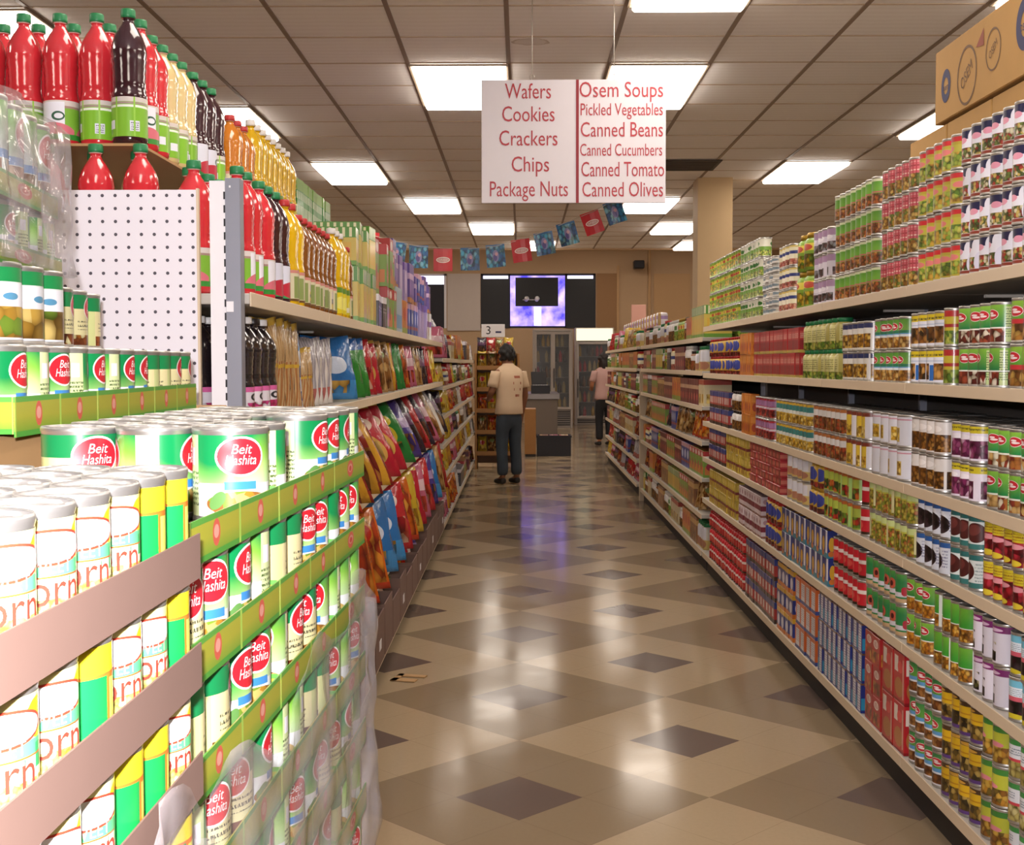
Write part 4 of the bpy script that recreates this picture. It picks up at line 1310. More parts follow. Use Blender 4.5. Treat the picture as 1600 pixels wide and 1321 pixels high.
BG = {
    'red_chip': ('b01c30', [('e', .5, .38, .34, .22, 'd0a050'), ('f', .25, .75, .22, .5, ['d8b060', 'c09040', 'e0c070'], 3), ('e', .5, .74, .34, .1, 'e0c8b0'), ('b', .94, 1, 'c9a44a')]),
    'green_chip': ('1f7a34', [('e', .5, .45, .25, .16, 'c8b830'), ('e', .45, .68, .3, .1, 'd8c83a'), ('f', .2, .8, .1, .34, ['c8a83a', '1f7a34', 'a8902e'], 4), ('b', .9, 1, '18602a')]),
    'orange_snack': ('c86418', [('f', .05, .95, .06, .9, ['c86018', 'd88a2a', 'a83a14', 'b8501a', 'e0a040'], 5), ('e', .5, .72, .3, .14, 'b02a1c'), ('b', .0, .08, 'b83a1c')]),
    'brown_red': ('8a2a22', [('f', .05, .95, .05, .5, ['a85a2a', '7a2a1e', 'c07a34', '5e1a18'], 5), ('e', .5, .74, .35, .12, 'c8a08a'), ('r', .8, .95, 0, 1, 'c8942a')]),
    'blue_pack': ('2a6aa8', [('e', .5, .55, .3, .14, 'cfd8e6'), ('b', 0, .3, '3a86c0'), ('f', .2, .8, .1, .3, ['c8a04a', '3a86c0'], 4)]),
    'purple_pack': ('4a3a8a', [('b', .5, .66, 'a890c0'), ('f', .1, .9, .1, .4, ['8a5a34', '4a3a8a', 'a87a44'], 4)]),
    'tan_pretzel': ('a88250', [('f', .05, .95, .05, .95, ['a87a44', '8a5a2a', 'c8a468', '6e4420', 'b89058'], 5), ('e', .5, .75, .3, .12, '7a8a4a')]),
    'clear_pasta': ('b08a5a', [('s', 0, 1, 'c8a878', 14, .5), ('s', .0, .55, 'a86a3c', 9, .4), ('b', .48, .52, 'd0a83a'), ('b', .92, 1, 'c8a040')]),
    'silver_pack': ('9a949a', [('s', 0, 1, 'bcb6b8', 9, .4), ('b', .0, .25, 'a8605a'), ('r', .8, 1, 0, .7, 'e0dad4')]),
    'green_bag': ('2a7a2c', [('b', .8, 1, '2a5a9a'), ('e', .5, .85, .3, .07, 'b0cce0'), ('e', .5, .4, .2, .1, '3f9a3c')]),
    'dark_bag': ('2c2434', [('b', .5, .7, '6a4a6a'), ('f', .1, .9, .1, .45, ['5a3a2a', '3a2a34', '8a6a4a'], 4)]),
    'yellow_bag': ('c8a830', [('e', .5, .6, .3, .15, 'b02a24'), ('f', .1, .9, .1, .4, FOODY, 4)]),
    'red_bag': ('b0242c', [('f', .1, .9, .1, .5, ['c84a3a', '8a1a20', 'd8a890', 'b02a30'], 4), ('e', .5, .75, .3, .12, 'e0d0c8')]),
    'blue_white': ('d0d6e2', [('b', .75, 1, '3f86c0'), ('b', .4, .55, '2f74b4'), ('b', .1, .22, '2f74b4'), ('e', .5, .62, .2, .08, '3a8a9a')]),
    'pink_pack': ('b8607a', [('b', .5, .7, 'd8b8c0'), ('f', .1, .9, .1, .4, FOODR, 4)]),
}
BLK = {'red_chip': 'red chip bag', 'green_chip': 'green and yellow chip bag', 'orange_snack': 'orange snack bag', 'brown_red': 'brown-red bag with ochre edge', 'blue_pack': 'blue pack', 'purple_pack': 'purple snack bag', 'tan_pretzel': 'tan pretzel bag',
       'clear_pasta': 'amber clear pack with gold bands', 'silver_pack': 'clear silvery pack', 'green_bag': 'green bag with blue top', 'dark_bag': 'dark wafer bag', 'yellow_bag': 'yellow snack bag', 'red_bag': 'red candy bag', 'blue_white': 'blue-white striped pack', 'pink_pack': 'pink wafer bag'}


def bag_spec(n, w, h, t, seed, shear=0.0):
    key = ('bag', n, w, h, t, seed, shear)
    if key not in _pc:
        m = art('bag_' + n, BG[n][0], BG[n][1], rep=1, rough=.22, coat=.5, bump=.35)
        _pc[key] = dict(name='chip_bag' if 'chip' in n else 'candy_bag' if n in ('red_bag', 'pink_pack', 'blue_pack') else 'pretzel_bag' if n in ('tan_pretzel', 'brown_red') else 'snack_bag' if n not in ('clear_pasta', 'silver_pack') else 'clear_pack', cat='bag', mesh=bag_mesh('snack_bag', w, h, t, m, seed, shear))
    return _pc[key]


bagc = {}


def bagrow(z, y0, items, sname, lean=.12, x0=.075, maxh=9):
    y = y0
    for n, w, h, t, k in items:
        for q in range(k):
            kk = (n, sname)
            bagc[kk] = bagc.get(kk, 0) + 1
            lab = '%s, %s on the %s from near end' % (BLK[n], nth(bagc[kk]), sname)
            ln = lean + RND.uniform(-.03, .05)
            st = t * 1.62 + .010
            put(bag_spec(n, w, min(h, maxh), t, RND.randint(0, 2)), (LX - x0 - .02, y + st / 2 + .05, z + .004), 0, lab, '%ss on the %s' % (BLK[n], sname), rot=(0, -ln, -.72 + RND.uniform(-.03, .03)))
            y += st
    return y


# second shelf: dark bottles, then packs and bags
lab_pink = art('wine_label_pink', 'd7d0d6', [('b', .84, 1, 'd0609a'), ('f', 0, 1, .05, .5, ['c03a7a', 'd7d0d6', 'b02a5a'], 5), ('e', .5, .68, .16, .12, '2a2a30'), ('e', .5, .68, .08, .06, 'd7d0d6'), ('r', .86, 1, 0, 1, '7a8a4a')], rep=2)
dark_l = liquid('dark_glass', '1a1216')
lq['wine'] = dark_l
for k in range(4):
    stand('grape_drink_bottle', 'wine', lab_pink, (cap_dark, cap_white)[k % 2], LX - .055, 3.14 + k * .098, LS[1] + .0005, 'dark bottle with pink and white label, %s from the upright on second shelf' % nth(k + 1), 'dark bottles on the second snack shelf', .044, .268)
    stand('grape_drink_bottle', 'wine', lab_pink, cap_white, LX - .155, 3.16 + k * .098, LS[1] + .0005, 'dark bottle in second file behind the pink-labelled ones, %s from upright' % nth(k + 1), 'dark bottles on the second snack shelf', .044, .268)
bagrow(LS[1], 3.545, [('clear_pasta', .13, .28, .05, 5), ('blue_white', .1, .25, .05, 1), ('clear_pasta', .12, .2, .05, 2), ('silver_pack', .12, .24, .06, 4)], 'second snack shelf', lean=.05)


def bagfaces(z, items, w, h, t, yaw, xc, shear, sname, stp=.34):
    """big slumped bags turned towards the near end of the aisle, two deep on the shelf"""
    for n, y in items:
        for q in range(2):
            kk = (n, sname, q)
            bagc[kk] = bagc.get(kk, 0) + 1
            lab = '%s, %s on the %s from near end' % (BLK[n], nth(bagc[kk]), sname) if not q else '%s, inner file, %s on the %s from near end' % (BLK[n], nth(bagc[kk]), sname)
            put(bag_spec(n, w if not q else .16, h, t if not q else .08, RND.randint(0, 2), shear if not q else .04), (xc - q * .235 - RND.uniform(0, .01), y + q * stp / 2, z + .009), 0, lab, '%ss on the %s' % (BLK[n], sname), rot=(0, -.06, yaw + RND.uniform(-.03, .03)))


def run(y, step, *groups):
    out = []
    for n, k in groups:
        for _ in range(k):
            out.append((n, round(y, 3)))
            y += step
    return out


bagfaces(LS[1], run(5.0, .24, ('blue_pack', 1), ('green_bag', 2), ('red_bag', 1), ('red_chip', 1), ('tan_pretzel', 2), ('brown_red', 1), ('green_chip', 2), ('orange_snack', 1), ('pink_pack', 2), ('tan_pretzel', 2), ('dark_bag', 2), ('red_bag', 2), ('yellow_bag', 2)), .2, .25, .09, -1.05, LX - .085, .12, 'second snack shelf', .24)
bagfaces(LS[2], run(3.2, .36, ('yellow_bag', 2), ('orange_snack', 3)) + [('brown_red', 5.0), ('brown_red', 5.36), ('brown_red', 5.75), ('red_chip', 6.2), ('red_chip', 6.6), ('green_chip', 7.1), ('purple_pack', 7.5), ('dark_bag', 7.9), ('red_bag', 8.3), ('dark_bag', 8.7), ('pink_pack', 9.1), ('tan_pretzel', 9.5), ('silver_pack', 9.9), ('dark_bag', 10.3)],
         .27, .36, .11, -1.1, LX - .055, .4, 'third snack shelf')
bagfaces(LS[3], run(3.3, .36, ('orange_snack', 5)) + [('orange_snack', 5.15), ('orange_snack', 5.5), ('blue_pack', 5.95), ('blue_pack', 6.3), ('red_bag', 6.7), ('orange_snack', 7.05), ('yellow_bag', 7.4), ('red_chip', 7.75), ('pink_pack', 8.1), ('red_bag', 8.5), ('purple_pack', 8.9), ('blue_pack', 9.3), ('tan_pretzel', 9.7), ('red_bag', 10.1)],
         .27, .36, .12, -1.1, LX - .045, .16, 'fourth snack shelf')
# open brown display cartons with bags on the bottom deck
y = 3.2
k = 0
while y < 10.3:
    w = .36
    t = thing('display_carton', 'open brown display carton of snacks on the bottom deck, %s from the near end' % nth(k + 1), 'carton', (LX + .015, y, LB + .0055), 0, 'open cartons on the bottom snack deck')
    h = .16 + .08 * RND.random()
    obj('front_wall', boxes('front_wall', [(-.006, 0, .004, w - .004, 0, h)], [card_b]), t)
    obj('back_wall', boxes('back_wall', [(-.32, -.314, .004, w - .004, 0, h + .012)], [card_b]), t)
    obj('side_wall', boxes('side_wall', [(-.314, -.006, .004, .009, 0, h)], [card_b]), t)
    obj('side_wall', boxes('side_wall', [(-.314, -.006, w - .009, w - .004, 0, h)], [card_b]), t)
    obj('floor_panel', boxes('floor_panel', [(-.314, -.006, .009, w - .009, 0, .004)], [card_b]), t)
    if k % 3 == 0:
        obj('price_label', boxes('price_label', [(.0, .0012, w * .4, w * .62, h * .3, h * .5)], [white_paint]), t)
    for q in range(2):
        n = ('orange_snack', 'orange_snack', 'brown_red', 'red_bag', 'tan_pretzel', 'purple_pack', 'yellow_bag')[(k * 2 + q) % 7]
        if y < 4.6:
            n = 'orange_snack'
        kk = (n, 'deck')
        bagc[kk] = bagc.get(kk, 0) + 1
        put(bag_spec(n, .145, .285, .08, RND.randint(0, 2)), (LX - .075 - .09 * (q % 2), y + .093 + q * .172, LB + .012), 0, '%s in a brown deck carton, %s from near end' % (BLK[n], nth(bagc[kk])), 'bags in the cartons on the bottom deck', rot=(0, -.06, RND.uniform(-.03, .03)))
    y += w + .02
    k += 1
# torn cardboard flap on the floor
t = thing('carton_flap', 'bent brown carton flap sticking out over the floor by the deck', 'cardboard', (LX + .045, 5.78, .006), me=boxes('carton_flap', [(0, .12, 0, .05, -.004, 0), (0, .14, .09, .13, -.004, 0), (0, .03, .0, .13, -.004, 0)], [card_m]))
t.rotation_euler = (0, 0, -.25)

# ------------------------------------------------------------------ pallet displays of trays of cans beside the camera
PK = {
    'pickle_can': ('dfe4e6', [('g', -.2, .7, .10, '9bcf3e'), ('g', .42, .86, .22, '0f8448'), ('b', 0, .4, 'e6e8ea'), ('r', .36, .64, .33, .43, '3f86c8'), ('r', .12, .36, .33, .41, 'e6e8ea'), ('fe', .5, .16, .3, .15, ['a8782a', '6f8a2e', 'c8a860', '8a5a2a'], 9),
                                ('e', .3, .2, .06, .12, '5f8a4a', .4), ('r', 0, .1, 0, 1, 'cfdca4'), ('r', .9, 1, 0, 1, 'cfdca4'), ('t', 0, .1, .1, .55, '55683a', 7), ('t', .9, 1, .1, .55, '55683a', 7), ('r', .93, 1, .62, .84, 'e9e6f2'), ('r', 0, .04, .62, .84, 'e9e6f2')]),
    'cream_olive_can': ('dcd3a0', [('b', .72, 1, '178048'), ('t', .16, .84, .3, .48, '4a4a3a', 2), ('f', .08, .92, 0, .2, ['8a4a20', 'b0702e', '6a3416', 'dcd3a0'], 6), ('r', 0, .07, 0, .72, 'c9cf90'), ('r', .93, 1, 0, .72, 'c9cf90')]),
    'mushroom_can': ('cfd8d4', [('g', .45, .95, .1, '6aa84a'), ('b', .34, .44, '6a96c8'), ('f', .05, .95, 0, .33, ['b88a6a', 'd0b8a0', '9a6a4a', 'e0d0c0'], 5)]),
    'big_olive_can': ('e9eaf0', [('b', .8, 1, '1f8a4a'), ('b', .78, .8, 'dfe6e0'), ('f', .06, .94, .03, .46, ['c09a44', 'a88030', 'd8bc70', '8a6a2a', '6f8a2e'], 4), ('e', .36, .6, .1, .05, '5a96b8'), ('r', .0, .05, 0, .8, 'f2f2f4')]),
    'corn_can': ('ecebcb', [('b', .6, 1, 'efe9a0'), ('e', .84, .80, .16, .17, 'e6d01e'), ('e', .88, .76, .06, .07, 'e8a01e'), ('b', .52, .64, '5fc886'), ('r', .78, .92, .4, .6, '2fae62'), ('b', .505, .52, 'c8602a'), ('f', .06, .9, .03, .33, ['e9dc78', 'e0d060', 'f0e8a0', 'd8d078'], 16),
                            ('e', .5, .76, .36, .155, 'c0402e'), ('e', .5, .76, .335, .13, 'fbf9fa'), ('r', 0, .09, 0, 1, 'f4f3f6'), ('r', .91, 1, 0, .78, '1fa85a'), ('s', .1, .5, '129048', 3, .03)]),
    'corn_can_back': ('1a9646', [('b', .74, 1, 'ead428'), ('b', .71, .74, 'd8702a'), ('r', .4, .62, .1, .72, 'e87a2a'), ('r', .43, .62, .14, .68, 'e9e86a'), ('r', .62, .86, 0, 1, 'f6f4f8'), ('t', .63, .85, .3, .7, '9a9aa8', 2), ('g', .3, -.1, .1, '148a48'), ('b', 0, .06, 'e6d03a')]),
}


def PA(n):
    return art('near_' + n, PK[n][0], PK[n][1], rep=2, rough=.3, coat=.3)


ink_corn = mat('corn_lettering', 'a83a2c', .4)
ink_pale = mat('sweet_lettering', 'd8a0a0', .4)
CR, CH = .0413, .104
PITCH = .0835
LAY = .107


def corn_spec(back):
    key = ('corn', back)
    if key not in _pc:
        r, h = .0306, .088
        m = PA('corn_can_back' if back else 'corn_can')
        s = can_spec('corn_can', 'can', m, r, h, 2)
        s = dict(name=s['name'], cat=s['cat'], mesh=s['mesh'], parts=list(s['parts']))
        if not back:
            subs = []
            for a0 in (PI, 0.0):
                subs.append(('lettering', text_mesh('lettering', 'corn', .029, ink_corn, .92, bend=r * .986, z=h * .42, angle0=a0)))
                subs.append(('lettering', text_mesh('lettering', 'SWEET', .012, ink_pale, .9, bend=r * .986, z=h * .575, angle0=a0)))
            s['parts'][0] = ('label', s['parts'][0][1], subs)
        _pc[key] = s
    return _pc[key]


strip_art = art('tray_strip_green', '7fa030', [('g', 1.2, .4, .0, '4f9a30'), ('g', -.1, .5, 0, 'a8a838'), ('b', 0, .14, '4a9a3a'), ('b', .86, 1, '5aa040'), ('e', .5, .54, .1, .30, 'd0604e'), ('e', .5, .56, .07, .16, 'e0a090'), ('e', .5, .54, .04, .1, 'c83a34')], rep=1, vary=False, rough=.4)
strip_art2 = art('tray_strip_green_pair', '7fa030', [('g', 1.2, .4, .0, '4f9a30'), ('g', -.1, .5, 0, 'a8a838'), ('b', 0, .14, '4a9a3a'), ('b', .86, 1, '5aa040'), ('e', .5, .54, .075, .32, 'd0604e'), ('e', .5, .56, .05, .16, 'e0a090'), ('r', 0, .02, 0, 1, 'a9cf5a'), ('r', .98, 1, 0, 1, 'a9cf5a')], rep=2, vary=False, rough=.4)


def tray(label, group, M, ny, nx, p, lip_m, lip_h, board=True):
    """shallow open tray holding ny cans along its long side and nx inward; origin at its aisle-side near corner"""
    t = thing('can_tray', label, 'tray', M.translation, 0, group)
    t.rotation_euler = M.to_euler()
    Ly, Lx = ny * p - .002, nx * p - .002
    if board:
        obj('tray_floor', boxes('tray_floor', [(-Lx, 0, .001, Ly, 0, .0018)], [card_b]), t)
    obj('lip', boxes('lip', [(.0, .0016, 0, Ly, -.004, lip_h)], [lip_m]), t)
    obj('lip', boxes('lip', [(-Lx, 0, -.0016, -.0003, 0, lip_h)], [lip_m]), t)
    return t


def frame(o, ang, z):
    return Matrix.Translation((o[0], o[1], z)) @ Matrix.Rotation(ang, 4, 'Z')


def can_at(sp, M, a, b, label, group, rz):
    q = M @ Vector((-a, b, .002))
    put(sp, q, M.to_euler().z + rz, label, group)


ANG = -math.atan2(.036, .91)
# --- pickle pallet: outer file of every layer, the full top layer
Zt = 1.302
names = ['top', 'second', 'third', 'fourth', 'fifth', 'sixth', 'seventh', 'eighth', 'ninth', 'tenth', 'eleventh', 'twelfth', 'thirteenth']
pallet_m = mat('pallet_wood', 'a07c50', .8, var=.2)


def pallet(label, M, L, W):
    t = thing('wooden_pallet', label, 'pallet', M.translation, 0)
    t.rotation_euler = M.to_euler()
    for k in range(7):
        obj('deck_board', boxes('deck_board', [(-W, 0, k * L / 7 + .01, (k + 1) * L / 7 - .015, .1, .118)], [pallet_m]), t)
    for x in (-.09, -W / 2 - .045, -W):
        obj('stringer', boxes('stringer', [(x, x + .09, 0.01, L - .015, 0, .1)], [pallet_m]), t)


O1 = (-.287, 1.075)
NL = 12
zb = [Zt - LAY * k for k in range(NL)]
pallet('wooden pallet under the green pickle can trays', frame(O1, ANG, zb[-1] - .1205), 1.02, .95)
LKP = {'pickle_can': 'green pickle can with white base', 'cream_olive_can': 'cream and green can with red emblem', 'mushroom_can': 'green can with pale mushroom picture'}
for k, z in enumerate(zb):
    M = frame(O1, ANG, z)
    nx = 3 if k == 0 else 2
    for q, (b0, n) in enumerate(((0, 4), (4, 4), (8, 3))):
        Mt = M @ Matrix.Translation((0, b0 * PITCH, 0))
        tray('green printed tray with red emblems, %s in line from the corn cans, %s can layer' % (nth(q + 1), names[k]), 'green printed can trays', Mt, n, nx, PITCH, strip_art2 if n == 4 else strip_art, .036)
        for b in range(n):
            for a in range(nx if k == 0 else 1):
                i = b0 + b
                if k == 0 and (i < 3 or (a == 0 and i in (5, 6))):
                    continue
                kind = 'pickle_can' if (i * 7 + k * 3 + a) % 5 not in (1, 3) or i > 8 else 'cream_olive_can'
                if k == 0 and a == 0:
                    kind = 'pickle_can'
                sp = can_spec(kind, 'can', PA(kind), CR, CH, 2, 'std')
                rz = RND.choice((0, PI / 2, 1.1, -.75, 1.6, .6, -.8)) + RND.uniform(-.3, .3)
                lab = '%s, %s from the corn cans%s, %s layer' % (LKP[kind], nth(i + 1), '' if a == 0 else ', file %d' % (a + 1), names[k])
                can_at(sp, M, (a + .5) * PITCH, (b0 + b + .5) * PITCH, lab, 'cans on the green tray stack', rz + PI * (RND.random() < .3))
# unseen filler cartons added to carry upper cans and block light inside the stack
for i, (x0, x1, y0, y1, z0, z1, w) in enumerate(((-1.3, -.56, 1.14, 1.98, zb[-1] + .002, Zt - .004, 'inside the green tray stack'), (-1.3, -.83, 1.42, 2.66, 1.3895, 1.5015, 'inside the upper green trays'), (-1.32, -.62, 1.42, 2.66, Zt + .002, 1.3885, 'under the upper green trays'))):
    t = thing('carton', 'large plain brown carton, unseen filler added ' + w, 'carton', (x0, y0, z0))
    obj('box', boxes('box', [(0, x1 - x0, 0, y1 - y0, 0, z1 - z0)], [card_m], .004), t)
    obj('flap', boxes('flap', [(.01, x1 - x0 - .01, .01, (y1 - y0) / 2 - .004, z1 - z0, z1 - z0 + .0015)], [card_m]), t)

# --- second step (row B): green trays set back on the stack
ZB = 1.393
O2 = (-.595, 1.47)
MB_ = frame(O2, .045, ZB)
seq = ['pickle_can'] * 8 + ['cream_olive_can'] * 5
for q, (b0, n) in enumerate(((0, 4), (4, 4), (8, 4))):
    tray('green printed tray with red emblems on the set-back step, %s from the front' % nth(q + 1), 'green printed can trays', MB_ @ Matrix.Translation((0, b0 * PITCH, 0)), n, 2, PITCH, strip_art2, .044)
for i in range(12):
    for a in range(2):
        kind = seq[i]
        sp = can_spec(kind, 'can', PA(kind), CR, CH, 2, 'std')
        lab = '%s, set-back step, %s from front%s' % (LKP[kind], nth(i + 1), '' if a == 0 else ', second file')
        can_at(sp, MB_, (a + .5) * PITCH, (i + .5) * PITCH, lab, 'cans on the set-back step', (0, 1.5, -.2, PI + 1.0, .1, 1.2, PI, .1, 1.3, 1.5, .2, .4)[i] + RND.uniform(-.1, .1))
t = None
# --- third step (row C)
ZC = ZB + .1105
for i, (x, y) in enumerate(((-.80, 1.80), (-.80, 1.895), (-.803, 1.99), (-.806, 2.085))):
    put(can_spec('big_olive_can', 'can', PA('big_olive_can'), .0465, .125, 2), (x, y, ZC), (0.2, 0, .3, -.2)[i], 'tall white olive can with green top, %s from front, third step' % nth(i + 1), 'tall white olive cans')
lo = logo_parts
for i, (x, y) in enumerate(((-.855, 2.21), (-.862, 2.31), (-.87, 2.41), (-.885, 2.53))):
    put(can_spec('cream_olive_can', 'can', PA('cream_olive_can'), .0385, .112, 2, 'std'), (x, y, ZC), (.2, .5, .4, .9)[i], 'cream can with red emblem, third step, %s past the tall white cans' % nth(i + 1), 'cream olive cans on the third step')
# --- shrink-wrapped packs on top
ZD = ZC + .1265
MD = frame((-.752, 1.73), .12, ZD)
tray('green printed tray of short cans under clear film, lower wrapped tray', 'green printed can trays', MD, 6, 2, PITCH, strip_art, .03)
for i in range(6):
    for a in range(2):
        can_at(can_spec('pickle_can', 'can', PA('pickle_can'), CR, .094, 2, 'low'), MD, (a + .5) * PITCH, (i + .5) * PITCH, 'short green can under film, %s from front%s, lower wrapped tray' % (nth(i + 1), '' if a == 0 else ', second file'), 'cans in the lower wrapped tray', (.2, 1.4, 0, 1.2, 1.5, 1.3)[i])
ZE = ZD + .0975
ME = frame((-.748, 1.76), .12, ZE)
tray('green printed tray of tall cans under clear film, upper wrapped tray', 'green printed can trays', ME, 5, 2, PITCH, strip_art, .034)
for i in range(5):
    for a in range(2):
        can_at(can_spec('mushroom_can', 'can', PA('mushroom_can'), CR, .145, 2, 'std'), ME, (a + .5) * PITCH, (i + .5) * PITCH, 'tall green mushroom can under film, %s from front%s, upper wrapped tray' % (nth(i + 1), '' if a == 0 else ', second file'), 'cans in the upper wrapped tray', (1.5, 1.3, .15, 1.5, -.1)[i])

# --- corn cans nearest the camera
O3 = (-.272, .60)
MC0 = frame(O3, -.01, 0)
CP = .0625
zc = [1.302 - .0915 * k for k in range(13)]
pallet('wooden pallet under the corn cans', frame(O3, -.01, zc[-1] - .1205), .44, .5)
for k, z in enumerate(zc):
    M = frame(O3, -.01, z)
    nx = 4 if k == 0 else 1
    tray('brown cardboard tray of corn cans, %s layer' % names[k], 'brown corn trays', M, 7, max(nx, 2), CP, card_b, .033)
    for i in range(7):
        for a in range(nx):
            back = ((i + 2 * k) % 7 in ((5, 6) if k == 0 else (1, 2, 5))) and True
            can_at(corn_spec(back), M, (a + .5) * CP, (i + .5) * CP, '%s, %s in line%s, %s layer of the corn stack' % ('green-sided corn can' if back else 'white and yellow corn can', nth(i + 1), '' if a == 0 else ', file %d' % (a + 1), names[k]), 'cans of the corn stack', RND.uniform(-.15, .15) - .75 + (0.85 if back else 0))
t = thing('carton', 'large plain brown carton, unseen filler added inside the corn stack', 'carton', (-1.06, .61, zc[-1]))  # unseen filler added to carry cans and block light
obj('box', boxes('box', [(0, .59, 0, .42, 0, zc[0] - zc[-1] - .001)], [card_m], .004), t)
obj('flap', boxes('flap', [(.01, .58, .01, .2, zc[0] - zc[-1] - .001, zc[0] - zc[-1] + .0005)], [card_m]), t)

# --- plastic film
film = bpy.data.materials.new('plastic_film')
film.use_nodes = True
nt = film.node_tree
pb = nt.nodes['Principled BSDF']
pb.inputs['Base Color'].default_value = lin('b8b0b2')
pb.inputs['Roughness'].default_value = .22
pb.inputs['Coat Weight'].default_value = .6
tr = nt.nodes.new('ShaderNodeBsdfTransparent')
mx = nt.nodes.new('ShaderNodeMixShader')
tc = nt.nodes.new('ShaderNodeTexCoord')
nz = nt.nodes.new('ShaderNodeTexNoise')
nz.inputs['Scale'].default_value = 7
nz.inputs['Detail'].default_value = 3
mr = nt.nodes.new('ShaderNodeMapRange')
mr.inputs[1].default_value = .35
mr.inputs[2].default_value = .68
mr.inputs[3].default_value = .10
mr.inputs[4].default_value = .5
nt.links.new(tc.outputs['Object'], nz.inputs['Vector'])
nt.links.new(nz.outputs['Fac'], mr.inputs[0])
nt.links.new(mr.outputs[0], mx.inputs[0])
nt.links.new(tr.outputs[0], mx.inputs[1])
nt.links.new(pb.outputs[0], mx.inputs[2])
nt.links.new(mx.outputs[0], nt.nodes['Material Output'].inputs[0])


def film_sheet(name, label, M, path, edge_top, z0, seed, amp=.004, nz_=26):
    """crinkled film following `path` (x, y pairs in local frame), from z0 up to edge_top(s)"""
    rn = random.Random(seed)
    ph = [rn.uniform(0, 6.3) for _ in range(8)]
    P = []
    for (a, b), (c, d) in zip(path[:-1], path[1:]):
        n = max(2, int(math.hypot(c - a, d - b) / .02))
        for k in range(n):
            P.append((a + (c - a) * k / n, b + (d - b) * k / n, math.atan2(d - b, c - a)))
    P.append((*path[-1], P[-1][2]))
    vs, fs = [], []
    for i, (x, y, ang) in enumerate(P):
        s = i / (len(P) - 1)
        zt = edge_top(s)
        for j in range(nz_ + 1):
            v = j / nz_
            z = z0 + (zt - z0) * v
            w = amp * (math.sin(31 * s + 19 * z + ph[0]) + math.sin(57 * s - 33 * z + ph[1]) * .7 + math.sin(14 * s + 61 * z + ph[2]) * .8 + math.sin(90 * s + 25 * z + ph[3]) * .5) + amp * 2.2
            vs.append((x + math.sin(ang) * w, y - math.cos(ang) * w, z))
    n = nz_ + 1
    for i in range(len(P) - 1):
        for j in range(nz_):
            fs.append((i * n + j, (i + 1) * n + j, (i + 1) * n + j + 1, i * n + j + 1))
    me = finish(name, vs, fs, [film])
    t = thing(name, label, 'plastic film', M.translation, 0, None, me)
    t.rotation_euler = M.to_euler()
    sol = t.modifiers.new('s', 'SOLIDIFY')
    sol.thickness = .0004
    return t


film_sheet('plastic_wrap', 'cloudy torn stretch film around the lower green can trays', frame(O1, ANG, 0), [(.012, .0), (.012, .935), (-.3, .96)], lambda s: 1.10 - .02 * math.sin(s * 9) + .05 * s + .03 * math.sin(s * 23), .2, 3, .0035, 40)
film_sheet('plastic_wrap', 'clear film wrapped round the two topmost can trays', frame((-.748, 1.73), .12, 0), [(-.18, -.012), (.010, -.012), (.010, .52), (-.19, .53)], lambda s: ZE + .150 + .004 * math.sin(s * 20), ZD - .0005, 5, .003, 20)
film_sheet('plastic_wrap', 'clear film bunched over the lower corn trays', frame(O3, -.01, 0), [(.008, .24), (.008, .442), (-.1, .45)], lambda s: 1.14 - .08 * s * s + .03 * math.sin(7 * s), .2, 9, .003, 30)

# ------------------------------------------------------------------ farther shelving on both sides, packed with small goods
POOL = ['bx_orange', 'bx_brown', 'bx_maroon', 'bx_cream', 'bx_green_red', 'bag_box_yellow', 'bx_orange', 'bx_maroon', 'bx_dark', 'bx_blue']
POOL2 = ['orange_snack', 'red_bag', 'brown_red', 'yellow_bag', 'tan_pretzel', 'dark_bag', 'pink_pack', 'silver_pack']
JP = [('white_brown', cap_white), ('cream_navy', cap_red), ('yellow_green', cap_gold), ('nut_white', cap_dark), ('pea_white', cap_white), ('pale_big', cap_green)]
JLK = {'white_brown': 'brown and white jar', 'cream_navy': 'cream jar with red cap', 'yellow_green': 'yellow-green jar', 'nut_white': 'white-brown jar with dark cap', 'pea_white': 'green and white tub', 'pale_big': 'pale jar with green cap'}


